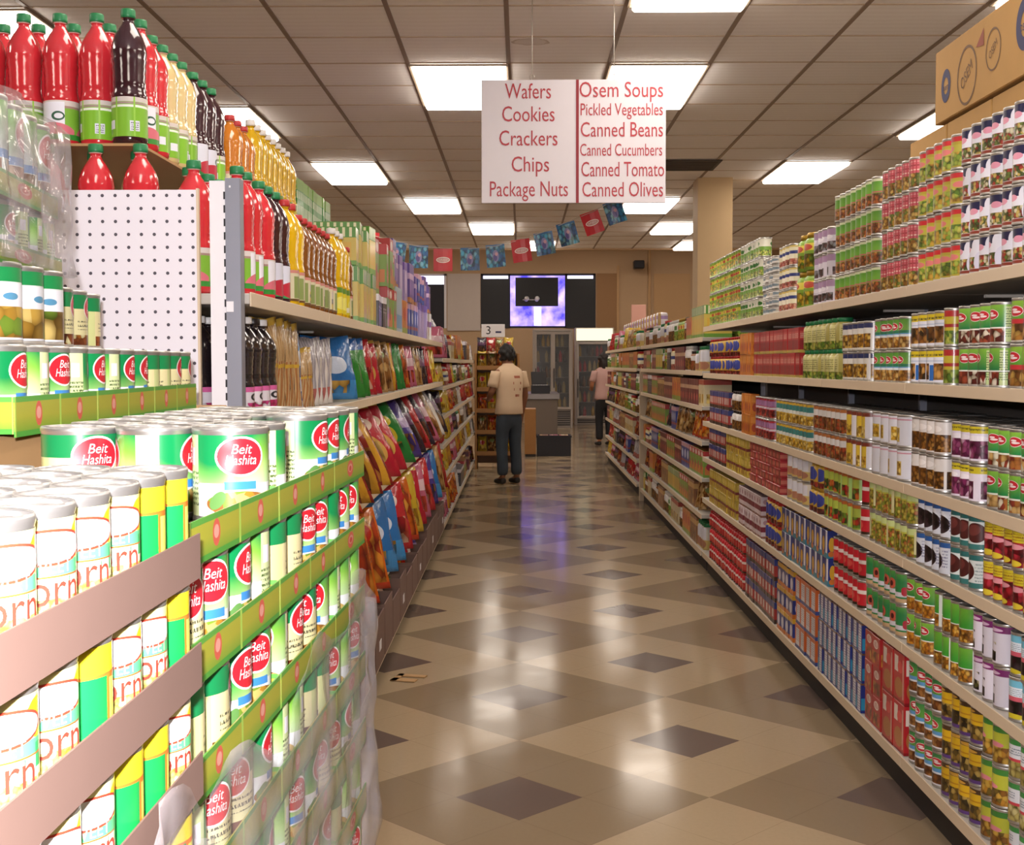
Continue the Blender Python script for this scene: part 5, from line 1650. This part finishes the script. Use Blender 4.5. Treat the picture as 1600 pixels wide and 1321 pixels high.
def pack(xf, dr, y0, y1, zs, where, seed, mixes, sn):
    """runs of small boxes, jars and bags on each shelf"""
    rn = random.Random(seed)
    for si, (z, hmax) in enumerate(zs):
        y = y0 + .02
        cnt = {}
        while y < y1 - .1:
            kind = rn.choice(mixes[si % len(mixes)])
            run = rn.randint(2, 5)
            y += .045 if kind == 'bag' else 0
            if kind == 'box':
                n = rn.choice(POOL)
                w, h, d = rn.uniform(.09, .17), min(hmax * .97, rn.uniform(.17, .27)), .2
                look = LOOK[n]
            elif kind == 'jar':
                n, cp = rn.choice(JP)
                w, h = .082, min(hmax * .97, rn.choice((.15, .18, .2)))
                look = JLK[n]
            else:
                n = rn.choice(POOL2)
                w, h = rn.uniform(.13, .19), min(hmax * .98, rn.uniform(.19, .27))
                look = 'small ' + BLK[n]
            h = round(h, 2)
            w = round(w, 2)
            for q in range(run):
                if y + w > y1:
                    break
                cnt[look] = cnt.get(look, 0) + 1
                lab = '%s, %s from near end, %s shelf %s' % (look, nth(cnt[look]), sn[si], where)
                grp = '%s items %s' % (sn[si], where)
                yc = y + w / 2
                if kind == 'box':
                    stack = 1
                    put(box_spec('biscuit_box' if n in ('bx_brown', 'bx_cream', 'bx_maroon') else 'grocery_box', 'box', B(n), d, w - .004, h), (xf + dr * (.02 + d / 2), yc, z + .0005), 0 if dr > 0 else PI, lab, grp)
                elif kind == 'jar':
                    put(jar_spec('grocery_jar', 'jar', A(n), w / 2 - .002, h, cp, 0), (xf + dr * .06, yc, z + .0005), rn.uniform(-.6, .6) + (0 if dr > 0 else PI), lab, grp)
                else:
                    put(bag_spec(n, round(w * 1.15, 2), h, .07, rn.randint(0, 2), dr * -.12), (xf + dr * .095, yc, z + .009), 0, lab, grp, rot=(0, -.05, (PI + .95 if dr > 0 else -.95) + rn.uniform(-.08, .08)))
                y += w
            y += rn.uniform(.0, .02) + (.075 if kind == 'bag' else 0)


SN7 = ['bottom', 'second-lowest', 'third-lowest', 'fourth-lowest', 'fifth-lowest', 'sixth-lowest', 'top']
# canned side, second stretch (8.9 m to 13.45 m)
z2 = [.14, .40, .66, .92, 1.17, 1.42]
for k in range(3):
    gondola('second stretch of shelving past the cans, %s section' % SEC[k], 'second stretch shelving sections', RX, 1, 8.90 + k * 1.515, 8.90 + (k + 1) * 1.515, z2[1:] + [1.66], .45, 1.7, .14)
pack(RX, 1, 8.92, 13.40, [(z, .2) for z in z2] + [(1.66, .4)], 'past the cans', 5, [('box', 'jar'), ('box', 'bag'), ('jar', 'box'), ('box', 'bag', 'bag'), ('box',), ('jar', 'box'), ('jar', 'jar', 'box')], SN7)
# a second layer of white tubs on the top
k = 0
for y in (9.0, 9.09, 9.18, 9.27, 9.36, 9.45, 9.55, 9.65, 9.75, 9.85, 9.95):
    for q in range(2):
        put(jar_spec('spread_tub', 'tub', A('pea_white'), .041, .09, cap_white, 0), (RX + .30, y, 1.662 + q * .0905), 0, 'white and green tub stacked behind the top jars past the cans, %s, %s' % (nth(k + 1), layer_word(q, 2)), 'white tubs past the cans')
    k += 1
# end upright of that stretch
t = thing('end_upright', 'beige upright post closing the second stretch of shelving', 'post', (1.32, 13.50, 0))
obj('post', boxes('post', [(-.045, .03, -.03, .03, 0, 1.40)], [beige_metal], .002), t)
obj('end_panel', boxes('end_panel', [(.03, .44, -.01, .01, 0, 1.40)], [beige_metal]), t)
for k, z in enumerate((.15, .55, .85, 1.12)):
    obj('bracket', boxes('bracket', [(.03, .2, -.055, -.03, z, z + .02)], [white_paint]), t)
# third stretch (13.9 m to 19 m)
for k in range(4):
    gondola('third stretch of shelving near the checkouts, %s section' % SEC[k], 'third stretch shelving sections', RX, 1, 13.9 + k * 1.28, 13.9 + (k + 1) * 1.28, z2[1:] + [1.66], .45, 1.7, .14)
pack(RX, 1, 13.92, 19.0, [(z, .2) for z in z2] + [(1.66, .5)], 'near the checkouts', 8, [('bag',), ('box', 'bag'), ('bag', 'box'), ('bag', 'bag', 'jar'), ('box', 'jar'), ('box', 'jar'), ('jar', 'bag')], SN7)
# tall wrapped paper rolls on the top there
rollm = art('paper_roll_print', 'd9d2d8', [('e', .5, .5, .3, .2, 'b07aa0'), ('b', .8, .9, '9a7ab0'), ('r', .7, .9, 0, 1, 'a8844a')], rep=2)
for k in range(14):
    put(dict(name='paper_roll_pack', cat='pack', mesh=_pc.setdefault('roll', lathe('paper_roll_pack', [(0, 0), (.06, 0), (.065, .01), (.065, .36), (.055, .38), (0, .385)], 12, [rollm]))), (RX + .3, 14.1 + k * .34, 1.662), 0, 'tall white and violet pack atop the third stretch of shelving, %s from the near end' % nth(k + 1), 'tall packs on the third stretch')

# snack side, far stretch (10.6 m to 18 m)
zl = [(LB, .33), (.5, .23), (.78, .2), (1.03, .2), (1.28, .19), (1.52, .5)]
SNL = ['bottom', 'second-lowest', 'third-lowest', 'fourth-lowest', 'fifth-lowest', 'top']
pack(LX, -1, 10.65, 18.0, zl, 'past the chips', 21, [('bag', 'bag', 'box'), ('bag',), ('bag', 'bag', 'jar'), ('bag',), ('bag', 'jar'), ('box', 'bag', 'bag')], SNL)
for k in range(9):
    put(bag_spec('purple_pack' if k % 2 else 'silver_pack', .2, .42, .1, k % 3), (LX - .25, 10.8 + k * .3, 1.522), 0, 'tall %s bag standing at the back of the far top snack shelf, %s' % ('purple' if k % 2 else 'silvery', nth(k + 1)), 'tall bags on the far snack shelf', rot=(0, -.05, 0))

# ------------------------------------------------------------------ people
def skin_body(name, verts, edges, m, parent, sub=2, root=0):
    me = bpy.data.meshes.new(name)
    me.from_pydata([v[:3] for v in verts], edges, [])
    o = obj(name, me, parent)
    o.modifiers.new('skin', 'SKIN')
    for i, v in enumerate(verts):
        sv = me.skin_vertices[0].data[i]
        sv.radius = (v[3], v[4] if len(v) > 4 else v[3])
        sv.use_root = (i == root)
    o.modifiers['skin'].use_smooth_shade = True
    su = o.modifiers.new('sub', 'SUBSURF')
    su.levels = sub
    su.render_levels = sub
    me.materials.append(m)
    return o


def person(label, loc, rz, skin, shirt, trousers, shoe, hair_m, long_hair=False, larm=None, rarm=None, s=1.0, print_m=None):
    t = thing('person', label, 'person', loc, rz)
    t.scale = (s, s, s)
    la = larm or [(-.185, 0, 1.385), (-.25, .0, 1.12), (-.17, .21, 1.03), (-.15, .29, 1.04)]
    ra = rarm or [(.185, 0, 1.385), (.235, .0, 1.11), (.225, .06, .86), (.222, .085, .78)]
    V, E = [], []

    def add(v, to=None):
        V.append(v)
        if to is not None:
            E.append((to, len(V) - 1))
        return len(V) - 1
    pel = add((0, 0, .92, .13, .10))
    sp1 = add((0, -.005, 1.08, .125, .095), pel)
    sp2 = add((0, -.01, 1.26, .14, .10), sp1)
    ch = add((0, 0, 1.37, .095, .07), sp2)
    nk = add((0, .02, 1.46, .052, .052), ch)
    hd = add((0, .05, 1.53, .072, .075), nk)
    h2 = add((0, .065, 1.60, .078, .092), hd)
    add((0, .06, 1.665, .06, .07), h2)
    nose = add((0, .155, 1.575, .014), h2)
    for a in (la, ra):
        sh = add((a[0][0] * .92, a[0][1], a[0][2] - .012, .048), ch)
        el = add((*a[1], .042), sh)
        fo = add(tuple((p + q * 2) / 3 for p, q in zip(a[2], a[1])) + (.040,), el)
        wr = add((*a[2], .026), fo)
        d = Vector(a[3]) - Vector(a[2])
        pm = add((*a[3], .030, .018), wr)
        dn = d.normalized()
        side = Vector((0, 1, 0)) if abs(dn.y) < .6 else Vector((1, 0, 0))
        side = (side - dn * side.dot(dn)).normalized()
        curl = dn.cross(side)
        for f, (off, ln) in enumerate(((-.026, .065), (-.009, .075), (.009, .07), (.026, .055))):
            b = Vector(a[3]) + dn * .02 + side * off
            k1 = add((*(b + dn * ln * .5), .0085), pm)
            add((*(b + dn * ln * .9 + curl * .018), .007), k1)
        th = Vector(a[3]) - dn * .02 + side * .036
        k1 = add((*th, .0105), pm)
        add((*(th + dn * .035 + side * .01), .008), k1)
    for sx in (-1, 1):
        hp = add((sx * .085, 0, .86, .088, .092), pel)
        kn = add((sx * .095, .015, .48, .058), hp)
        cf = add((sx * .097, -.01, .34, .055), kn)
        an = add((sx * .10, -.02, .085, .038), cf)
        add((sx * .105, .09, .04, .036, .026), an)
    skin_body('body', V, E, skin, t)
    # shirt with short sleeves
    lerp = lambda p, q, k: tuple(a + (b - a) * k for a, b in zip(p, q))
    bm = bmesh.new()
    NS = 20

    def loft(rings, cap0=False, cap1=True):
        """rings of (centre, axis a, axis b)"""
        loops = []
        for c, ea, eb in rings:
            loops.append([bm.verts.new(c + ea * math.cos(2 * PI * k / NS) + eb * math.sin(2 * PI * k / NS)) for k in range(NS)])
        for A_, B_ in zip(loops[:-1], loops[1:]):
            for k in range(NS):
                bm.faces.new((A_[k], A_[(k + 1) % NS], B_[(k + 1) % NS], B_[k]))
        if cap0:
            bm.faces.new(loops[0][::-1])
        if cap1:
            bm.faces.new(loops[-1])
    X_, Y_, Z_ = Vector((1, 0, 0)), Vector((0, 1, 0)), Vector((0, 0, 1))
    loft([(Vector((0, cy, z)), X_ * rx, Y_ * ry) for z, rx, ry, cy in ((.86, .178, .128, 0), (.875, .185, .134, 0), (.97, .178, .130, -.004), (1.08, .172, .124, -.01), (1.2, .178, .124, -.014), (1.3, .186, .124, -.012), (1.355, .188, .114, -.006), (1.40, .170, .098, 0), (1.432, .130, .085, .006), (1.455, .085, .074, .012), (1.478, .064, .066, .018), (1.48, .057, .058, .018))], True, True)
    for a in (la, ra):
        p, q = Vector(a[0]), Vector(a[1])
        d = (q - p).normalized()
        e1 = d.cross(Y_).normalized()
        e2 = d.cross(e1)
        p0 = Vector((p.x * .55, p.y, p.z - .01))
        loft([(p0, e1 * .05, e2 * .06), (p + d * .01 - X_ * p.x * .06, e1 * .064, e2 * .072), (p + d * .08 - X_ * p.x * .04, e1 * .063, e2 * .071), (p + d * .15, e1 * .062, e2 * .07), (p + d * .20, e1 * .064, e2 * .071), (p + d * .203, e1 * .052, e2 * .056)], True, True)
    for v in bm.verts:
        n = .004 * math.sin(19 * v.co.z + 8 * v.co.x) + .003 * math.sin(31 * v.co.x - 14 * v.co.z)
        v.co += Vector((0, n, 0)) + Vector((n, 0, 0)) * .5
    bmesh.ops.recalc_face_normals(bm, faces=list(bm.faces))
    me = bpy.data.meshes.new('shirt')
    bm.to_mesh(me)
    bm.free()
    me.materials.append(shirt)
    me.polygons.foreach_set('use_smooth', [True] * len(me.polygons))
    so = obj('shirt', me, t)
    if print_m:
        pv, pf = [], []
        for k in range(4):
            z = 1.30 - .075 * k
            w = (.09, .12, .10, .06)[k]
            pv += [(.02 - w / 2 + .02, -.142, z), (.02 + w / 2 + .02, -.142, z), (.02 + w / 2 + .02, -.142, z + .03), (.02 - w / 2 + .02, -.142, z + .03)]
            pf.append(tuple(range(4 * k, 4 * k + 4)))
        po = obj('back_print', finish('back_print', pv, pf, [print_m]), so)
        sw = po.modifiers.new('w', 'SHRINKWRAP')
        sw.target = so
        sw.wrap_method = 'PROJECT'
        sw.use_project_y = True
        sw.use_negative_direction = True
        sw.use_positive_direction = True
        sw.offset = .003
    # trousers
    tv = [(0, 0, .95, .15, .115), (0, 0, .85, .15, .118)]
    te = [(0, 1)]
    for sx in (-1, 1):
        b = len(tv)
        tv += [(sx * .085, 0, .74, .092, .10), (sx * .095, .015, .48, .078), (sx * .098, -.008, .3, .073), (sx * .10, -.015, .10, .074)]
        te += [(1, b), (b, b + 1), (b + 1, b + 2), (b + 2, b + 3)]
    skin_body('trousers', tv, te, trousers, t)
    # shoes
    for sx in (-1, 1):
        skin_body('shoe', [(sx * .10, -.06, .05, .045, .046), (sx * .102, .04, .045, .046, .04), (sx * .106, .15, .034, .042, .03)], [(0, 1), (1, 2)], shoe, t)
    # hair: cap over the crown and back of the head
    bm = bmesh.new()
    bmesh.ops.create_icosphere(bm, subdivisions=4, radius=1)
    for f in [f for f in bm.faces if f.calc_center_median().y > .45 and f.calc_center_median().z < .45 or f.calc_center_median().z < -.62]:
        bm.faces.remove(f)
    for v in bm.verts:
        n = .035 * math.sin(9 * v.co.x + 3) * math.sin(8 * v.co.z) + .02 * math.sin(23 * v.co.y + 11 * v.co.x)
        v.co = Vector((v.co.x * .094, v.co.y * .112 + .045, v.co.z * .125 + 1.592)) + v.co * n * .35
        if long_hair and v.co.z < 1.58 and v.co.y < .07:
            v.co.z = 1.58 - (1.58 - v.co.z) * 4.2
            v.co.y -= .02
    me = bpy.data.meshes.new('hair')
    bm.to_mesh(me)
    bm.free()
    me.materials.append(hair_m)
    me.polygons.foreach_set('use_smooth', [True] * len(me.polygons))
    ho = obj('hair', me, t)
    so2 = ho.modifiers.new('s', 'SOLIDIFY')
    so2.thickness = .012
    # ears and eyes
    for sx in (-1, 1):
        em_ = lathe('ear', [(0, -.006), (.016, -.004), (.02, .004), (.012, .006), (0, .002)], 10, [skin])
        eo = obj('ear', em_, t, (sx * .088, .055, 1.58))
        eo.rotation_euler = (0, sx * PI / 2, 0)
        eo.scale = (1.6, .9, 1)
        bm = bmesh.new()
        bmesh.ops.create_uvsphere(bm, u_segments=10, v_segments=8, radius=.011)
        me = bpy.data.meshes.new('eye')
        bm.to_mesh(me)
        bm.free()
        me.materials.append(black_m)
        obj('eye', me, t, (sx * .032, .145, 1.605))
    return t


skin_m = mat('skin', '8a5a40', .5)
shirt_c = mat('tshirt_cream', 'dcc0a0', .85, var=.05)
jeans = G('jeans', '2c3440', .85)
fz = jeans.noise(jeans.obj(), 4, 3)
jeans_m = jeans.out(jeans.mix(jeans.M('MULTIPLY', fz, .7), '2a303a', '4e5a66'))
hair_d = mat('hair_dark', '14100f', .6)
shoe_d = mat('shoe_dark', '1c1614', .6)
person('man seen from behind in cream printed t-shirt, dark jeans and dark shoes, browsing a rack', (-.145, 15.35, 0), .55, skin_m, shirt_c, jeans_m, shoe_d, hair_d, print_m=mat('shirt_print', 'a8604a', .8))
person('long-haired woman in pale pink top and black trousers partly behind the shelving end', (1.50, 22.6, 0), .3, mat('skin_light', 'a86e4e', .5), mat('blouse_pink', 'c09a94', .85), mat('trousers_black', '121014', .8), shoe_d, mat('hair_brown', '1e120e', .6), True, s=.97)

# ------------------------------------------------------------------ store front: windows, posters, coolers, checkout
sky_v = bpy.data.materials.new('window_daylight')
sky_v.use_nodes = True
nt = sky_v.node_tree
nt.nodes.remove(nt.nodes['Principled BSDF'])
e = nt.nodes.new('ShaderNodeEmission')
nz = nt.nodes.new('ShaderNodeTexNoise')
nz.inputs['Scale'].default_value = 2.2
nz.inputs['Detail'].default_value = 4
cr = nt.nodes.new('ShaderNodeValToRGB')
cr.color_ramp.elements[0].position = .38
cr.color_ramp.elements[0].color = lin('3f36c0')
cr.color_ramp.elements[1].position = .68
cr.color_ramp.elements[1].color = lin('b8a0f4')
tc = nt.nodes.new('ShaderNodeTexCoord')
nt.links.new(tc.outputs['Object'], nz.inputs['Vector'])
nt.links.new(nz.outputs['Fac'], cr.inputs[0])
nt.links.new(cr.outputs[0], e.inputs[0])
e.inputs[1].default_value = 2.4
nt.links.new(e.outputs[0], nt.nodes['Material Output'].inputs[0])
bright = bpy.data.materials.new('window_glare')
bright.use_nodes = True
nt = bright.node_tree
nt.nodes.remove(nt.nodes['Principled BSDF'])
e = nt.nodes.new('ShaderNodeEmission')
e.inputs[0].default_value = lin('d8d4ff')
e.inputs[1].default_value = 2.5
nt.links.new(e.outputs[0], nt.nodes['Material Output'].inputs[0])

wf = mat('window_frame_dark', '1c1826', .5)
poster = mat('poster_black', '0d0b10', .35, var=.2)
WZ0, WZ1 = 2.36, 3.71
w1 = struct('window_1', None, (0, WY, 0))
w1.empty_display_size = .1
obj('window_frame', boxes('window_frame', [(-.99, 1.86, 0, .1, WZ1 - .05, WZ1), (-.99, 1.86, 0, .1, WZ0, WZ0 + .05), (-.99, -.93, 0, .1, WZ0, WZ1), (1.80, 1.86, 0, .1, WZ0, WZ1), (-.31, -.26, 0, .1, WZ0, WZ1), (1.10, 1.16, 0, .1, WZ0, WZ1)], [wf]), w1)
obj('pane', boxes('pane', [(-.93, -.31, .06, .07, WZ0 + .05, WZ1 - .05)], [bright]), w1)
obj('pane', boxes('pane', [(-.26, 1.10, .06, .07, WZ0 + .05, WZ1 - .05)], [sky_v]), w1)
obj('pane', boxes('pane', [(1.16, 1.80, .06, .07, WZ0 + .05, WZ1 - .05)], [bright]), w1)
w2 = struct('window_2', None, (0, WY, 0))
obj('window_frame', boxes('window_frame', [(-2.62, -1.84, 0, .1, WZ1 - .05, WZ1), (-2.62, -2.56, 0, .1, WZ0, WZ1), (-1.90, -1.84, 0, .1, WZ0, WZ1)], [white_paint]), w2)
obj('pane', boxes('pane', [(-2.56, -1.90, .06, .07, 3.45, WZ1 - .05)], [bright]), w2)
obj('pane', boxes('pane', [(-2.56, -1.90, .06, .07, WZ0, 3.45)], [wf]), w2)
for x0, x1, z0, z1, lab in ((-.97, -.28, WZ0 + .0, WZ1 - .13, 'black poster filling the window pane on the snack side'), (1.13, 1.84, WZ0 + .0, WZ1 - .13, 'black poster filling the window pane on the canned side'),
                            (-.13, .93, 2.90, WZ1 - .1, 'black rectangular screen hung before the violet window pane')):
    tag(obj('poster' if 'poster' in lab else 'screen', boxes('poster', [(x0, x1, WY - .03, WY - .01, z0, z1)], [poster])), lab, 'poster' if 'poster' in lab else 'screen')
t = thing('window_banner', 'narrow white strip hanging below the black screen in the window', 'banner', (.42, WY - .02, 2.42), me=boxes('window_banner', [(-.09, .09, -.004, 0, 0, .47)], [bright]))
t = thing('screen_reflection', 'two solid white shapes standing in for reflections in the black window screen', 'reflection', (.25, WY - .031, 3.05))  # solid white shapes stand in for lights mirrored in the black screen
obj('bracket', boxes('bracket', [(-.2, .2, -.01, .0012, .0, .02)], [white_paint]), t)  # added holder joining the stand-in shapes to the screen
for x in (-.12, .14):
    l = obj('glint_shape', lathe('glint_shape', [(0, 0), (.05, .0), (.06, .08), (.03, .12), (0, .12)], 12, [white_paint]), t, (x, -.06, .0))
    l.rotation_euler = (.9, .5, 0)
# pale blind panel and wall trim strips
struct('trim_4', boxes('trim_4', [(-1.82, -1.0, WY - .03, WY, 2.3, 3.71)], [mat('panel_pale', 'cfc2b8', .7)]))
struct('trim_5', boxes('trim_5', [(1.88, 2.38, WY - .02, WY, 2.3, 3.71)], [mat('panel_brown', 'a07850', .7)]))
struct('trim_6', boxes('trim_6', [(2.38, 2.44, WY - .04, WY, 0, 3.9)], [mat('trim_tan', 'c8a070', .6)]))
struct('trim_7', boxes('trim_7', [(3.16, 3.22, WY - .04, WY, 0, 4.4), (3.3, 4.2, WY - .02, WY, 2.3, 3.7)], [mat('trim_tan', 'c8a070', .6)]))

# coolers
steel = mat('cooler_white', 'b8aea6', .4)
dark_in = mat('cooler_inside', '3c3a3c', .5)
glass = G('cooler_glass', '8a9096', .08)
glass.b.inputs['Alpha'].default_value = .22
glass_m = glass.out()
hd_m = bpy.data.materials.new('lit_header')
hd_m.use_nodes = True
nt = hd_m.node_tree
nt.nodes.remove(nt.nodes['Principled BSDF'])
e = nt.nodes.new('ShaderNodeEmission')
e.inputs[0].default_value = (1, .9, .62, 1)
e.inputs[1].default_value = 1.15
nt.links.new(e.outputs[0], nt.nodes['Material Output'].inputs[0])


def cooler(label, x0, x1, y, h, base, header, ndoor, seed):
    w = x1 - x0
    t = thing('drinks_cooler', label, 'cooler', (x0, y, 0))
    obj('cabinet', boxes('cabinet', [(0, .05, 0, .7, 0, h), (w - .05, w, 0, .7, 0, h), (.05, w - .05, .05, .7, 0, base), (.05, w - .05, .62, .7, base, h), (.05, w - .05, 0.02, .62, h - .05 if not header else h - .32, h)], [steel], .004), t)
    if header:
        obj('lit_header', boxes('lit_header', [(.03, w - .03, -.02, .02, h - .31, h - .02)], [hd_m], .004), t)
    top = h - (.34 if header else .06)
    dw = (w - .08) / ndoor
    for k in range(ndoor):
        a = .04 + k * dw
        d = obj('door', boxes('door', [(a, a + .05, -.03, .0, base, top), (a + dw - .05, a + dw, -.03, 0, base, top), (a + .05, a + dw - .05, -.03, 0, base, base + .06), (a + .05, a + dw - .05, -.03, 0, top - .06, top)], [steel], .003), t)
        obj('glass_pane', boxes('glass_pane', [(a + .05, a + dw - .05, -.018, -.012, base + .06, top - .06)], [glass_m]), d)
        obj('handle', boxes('handle', [(a + .015, a + .035, -.06, -.03, base + .5, base + .95)], [black_m], .003), d)
    obj('grille', boxes('grille', [(.06, w - .06, .03, .05, .05 + .05 * q, .075 + .05 * q) for q in range(int(base / .05) - 1)], [dark_in]), t)
    rn = random.Random(seed)
    nsh = 5
    for k in range(nsh):
        z = base + .02 + k * (top - base) / nsh
        obj('wire_shelf', boxes('wire_shelf', [(.06, w - .06, .1, .6, z - .01, z)], [steel]), t)
        x = x0 + .12
        q = 0
        while x < x1 - .1:
            li = rn.choice(('red', 'dark', 'tea', 'yellow', 'pale'))
            q += 1
            put(_pc.setdefault(('drink', li), dict(name='drink_bottle', cat='bottle', mesh=lathe('drink_bottle', [(0, 0), (.04, 0), (.042, .01), (.042, .17), (.016, .24), (.018, .26), (0, .26)], 10, [lq[li]]))), (x, y + .2, z + .001), 0,
                'drink bottle inside the %s, %s shelf up, %s along' % ('cooler with lit header' if header else 'cooler without lit header', nth(k + 1), nth(q)), 'bottles inside the coolers')
            x += rn.choice((.1, .1, .12, .2))
    return t


cooler('glass-door cooler with white lower grille beside the checkout', .28, 1.20, 29.0, 2.27, .42, False, 2, 3)
cooler('tall cooler with yellowish lit header and single wide glass door', 1.31, 2.24, 30.3, 2.34, .16, True, 1, 4)

# checkout counter, wooden end board, black crate
t = thing('checkout_counter', 'grey checkout counter with steel top behind the man', 'counter', (.08, 23.9, 0))
obj('body', boxes('body', [(0, .62, 0, 2.2, 0, .80)], [mat('counter_grey', '6e6258', .6)], .004), t)
obj('counter_top', boxes('counter_top', [(-.03, .66, -.03, 2.23, .80, .90)], [mat('counter_steel', '8f8884', .3, .6)], .004), t)
t = thing('cash_register', 'dark cash register on the checkout counter', 'register', (.38, 24.4, .9))
obj('body', boxes('body', [(-.18, .18, -.15, .25, 0, .16)], [black_m], .006), t)
so = obj('screen', boxes('screen', [(-.15, .15, -.01, .02, 0, .26)], [black_m], .005), t, (-.02, .02, .17))
so.rotation_euler = (-.3, 0, .2)
obj('keys', boxes('keys', [(-.15 + .05 * a, -.11 + .05 * a, -.14 + .05 * b, -.10 + .05 * b, .16, .168) for a in range(6) for b in range(3)], [white_paint]), t)
t = thing('counter_end_board', 'upright brown wooden end board beside the man', 'board', (.06, 19.9, 0))
obj('board', boxes('board', [(0, .18, 0, .5, .04, .76)], [wood_m], .004), t)
obj('plinth', boxes('plinth', [(.01, .17, .01, .49, 0, .04)], [kick_m]), t)
t = thing('crate', 'black plastic crate on the floor before the checkout', 'crate', (.26, 20.0, 0))
obj('body', boxes('body', [(0, .54, 0, .012, 0, .33), (0, .54, .388, .4, 0, .33), (0, .012, .012, .388, 0, .33), (.528, .54, .012, .388, 0, .33), (.012, .528, .012, .388, 0, .02)], [black_m], .002), t)
obj('rim', boxes('rim', [(-.012, .552, -.012, 0, .30, .33), (-.012, .552, .4, .412, .30, .33)], [black_m]), t)
for k in range(3):
    put(box_spec('food_box', 'box', B(('bx_brown', 'bx_maroon', 'bx_cream')[k]), .3, .14, .31), (.37 + k * .16, 20.2, .021), PI / 2, 'box packed in the black crate on the floor, %s in its row' % nth(k + 1), 'boxes in the black crate')
# checkout lane sign
t = thing('lane_sign', 'white checkout lane sign numbered 3 on a pole', 'sign', (-.47, 21.5, 0))
obj('pole', tube('pole', [(0, .02, 0), (0, .02, 2.1)], .018, beige_metal, 8), t)
bd = obj('board', boxes('board', [(-.2, .2, -.01, .01, 1.93, 2.15)], [white_paint], .004), t)
obj('numeral', text_mesh('numeral', '3', .2, black_m), bd, (-.08, -.0115, 2.04))
obj('red_mark', boxes('red_mark', [(.04, .14, -.0112, -.0105, 2.0, 2.03)], [ink_navy]), bd)

# wooden snack rack behind the man
t = thing('snack_rack', 'golden wooden snack rack with slanted shelves behind the man', 'rack', (-.645, 17.6, 0))
for x in (0, .60):
    obj('side_panel', boxes('side_panel', [(x, x + .03, -.05, .45, 0, 1.62)], [wood_m], .003), t)
obj('back_panel', boxes('back_panel', [(.03, .60, .43, .45, .05, 1.62)], [wood_m]), t)
for k in range(5):
    sh = obj('shelf', boxes('shelf', [(.03, .60, 0, .43, 0, .02), (.03, .60, -.012, 0, -.01, .05)], [wood_m]), t, (0, 0, .2 + k * .3))
    for q in range(4):
        n = ('yellow_bag', 'tan_pretzel', 'orange_snack', 'yellow_bag')[(q + k) % 4]
        put(bag_spec(n, .125, .22, .07, q % 3), (-.645 + .10 + q * .137, 17.75, .232 + k * .3), 0, '%s in the wooden rack behind the man, %s shelf up, %s in row' % (BLK[n], nth(k + 1), nth(q + 1)), 'bags in the wooden rack', rot=(0, -.06, -PI / 2))
k = 0
for n, x in (('dark_bag', -.55), ('red_bag', -.42), ('tan_pretzel', -.3), ('yellow_bag', -.17)):
    k += 1
    put(bag_spec(n, .13, .22, .08, 1), (x, 17.8, 1.625), 0, '%s lying against the top of the wooden rack behind the man' % BLK[n], None, rot=(0, -.1, -PI / 2))
o = struct('trim_8', boxes('trim_8', [(-.645, -.06, 17.6, 18.05, 1.6205, 1.6235)], [wood_m]))
# small pink notice with a dark camera above the far shelving
t = thing('notice', 'small pink notice standing on top of the far shelving', 'notice', (1.62, 17.32, 1.662), me=boxes('notice', [(-.1, .1, 0, .01, 0, .62)], [mat('notice_pink', 'c89484', .7)], .002))
t = thing('security_camera', 'small dark camera mounted high on the front wall above the pink notice', 'camera', (2.9, WY, 3.92))
obj('wall_bracket', tube('wall_bracket', [(0, .0, 0), (0, -.15, 0), (0, -.2, -.05)], .02, black_m, 6), t)
obj('housing', boxes('housing', [(-.13, .13, -.42, -.12, -.12, .08)], [black_m], .02), t)
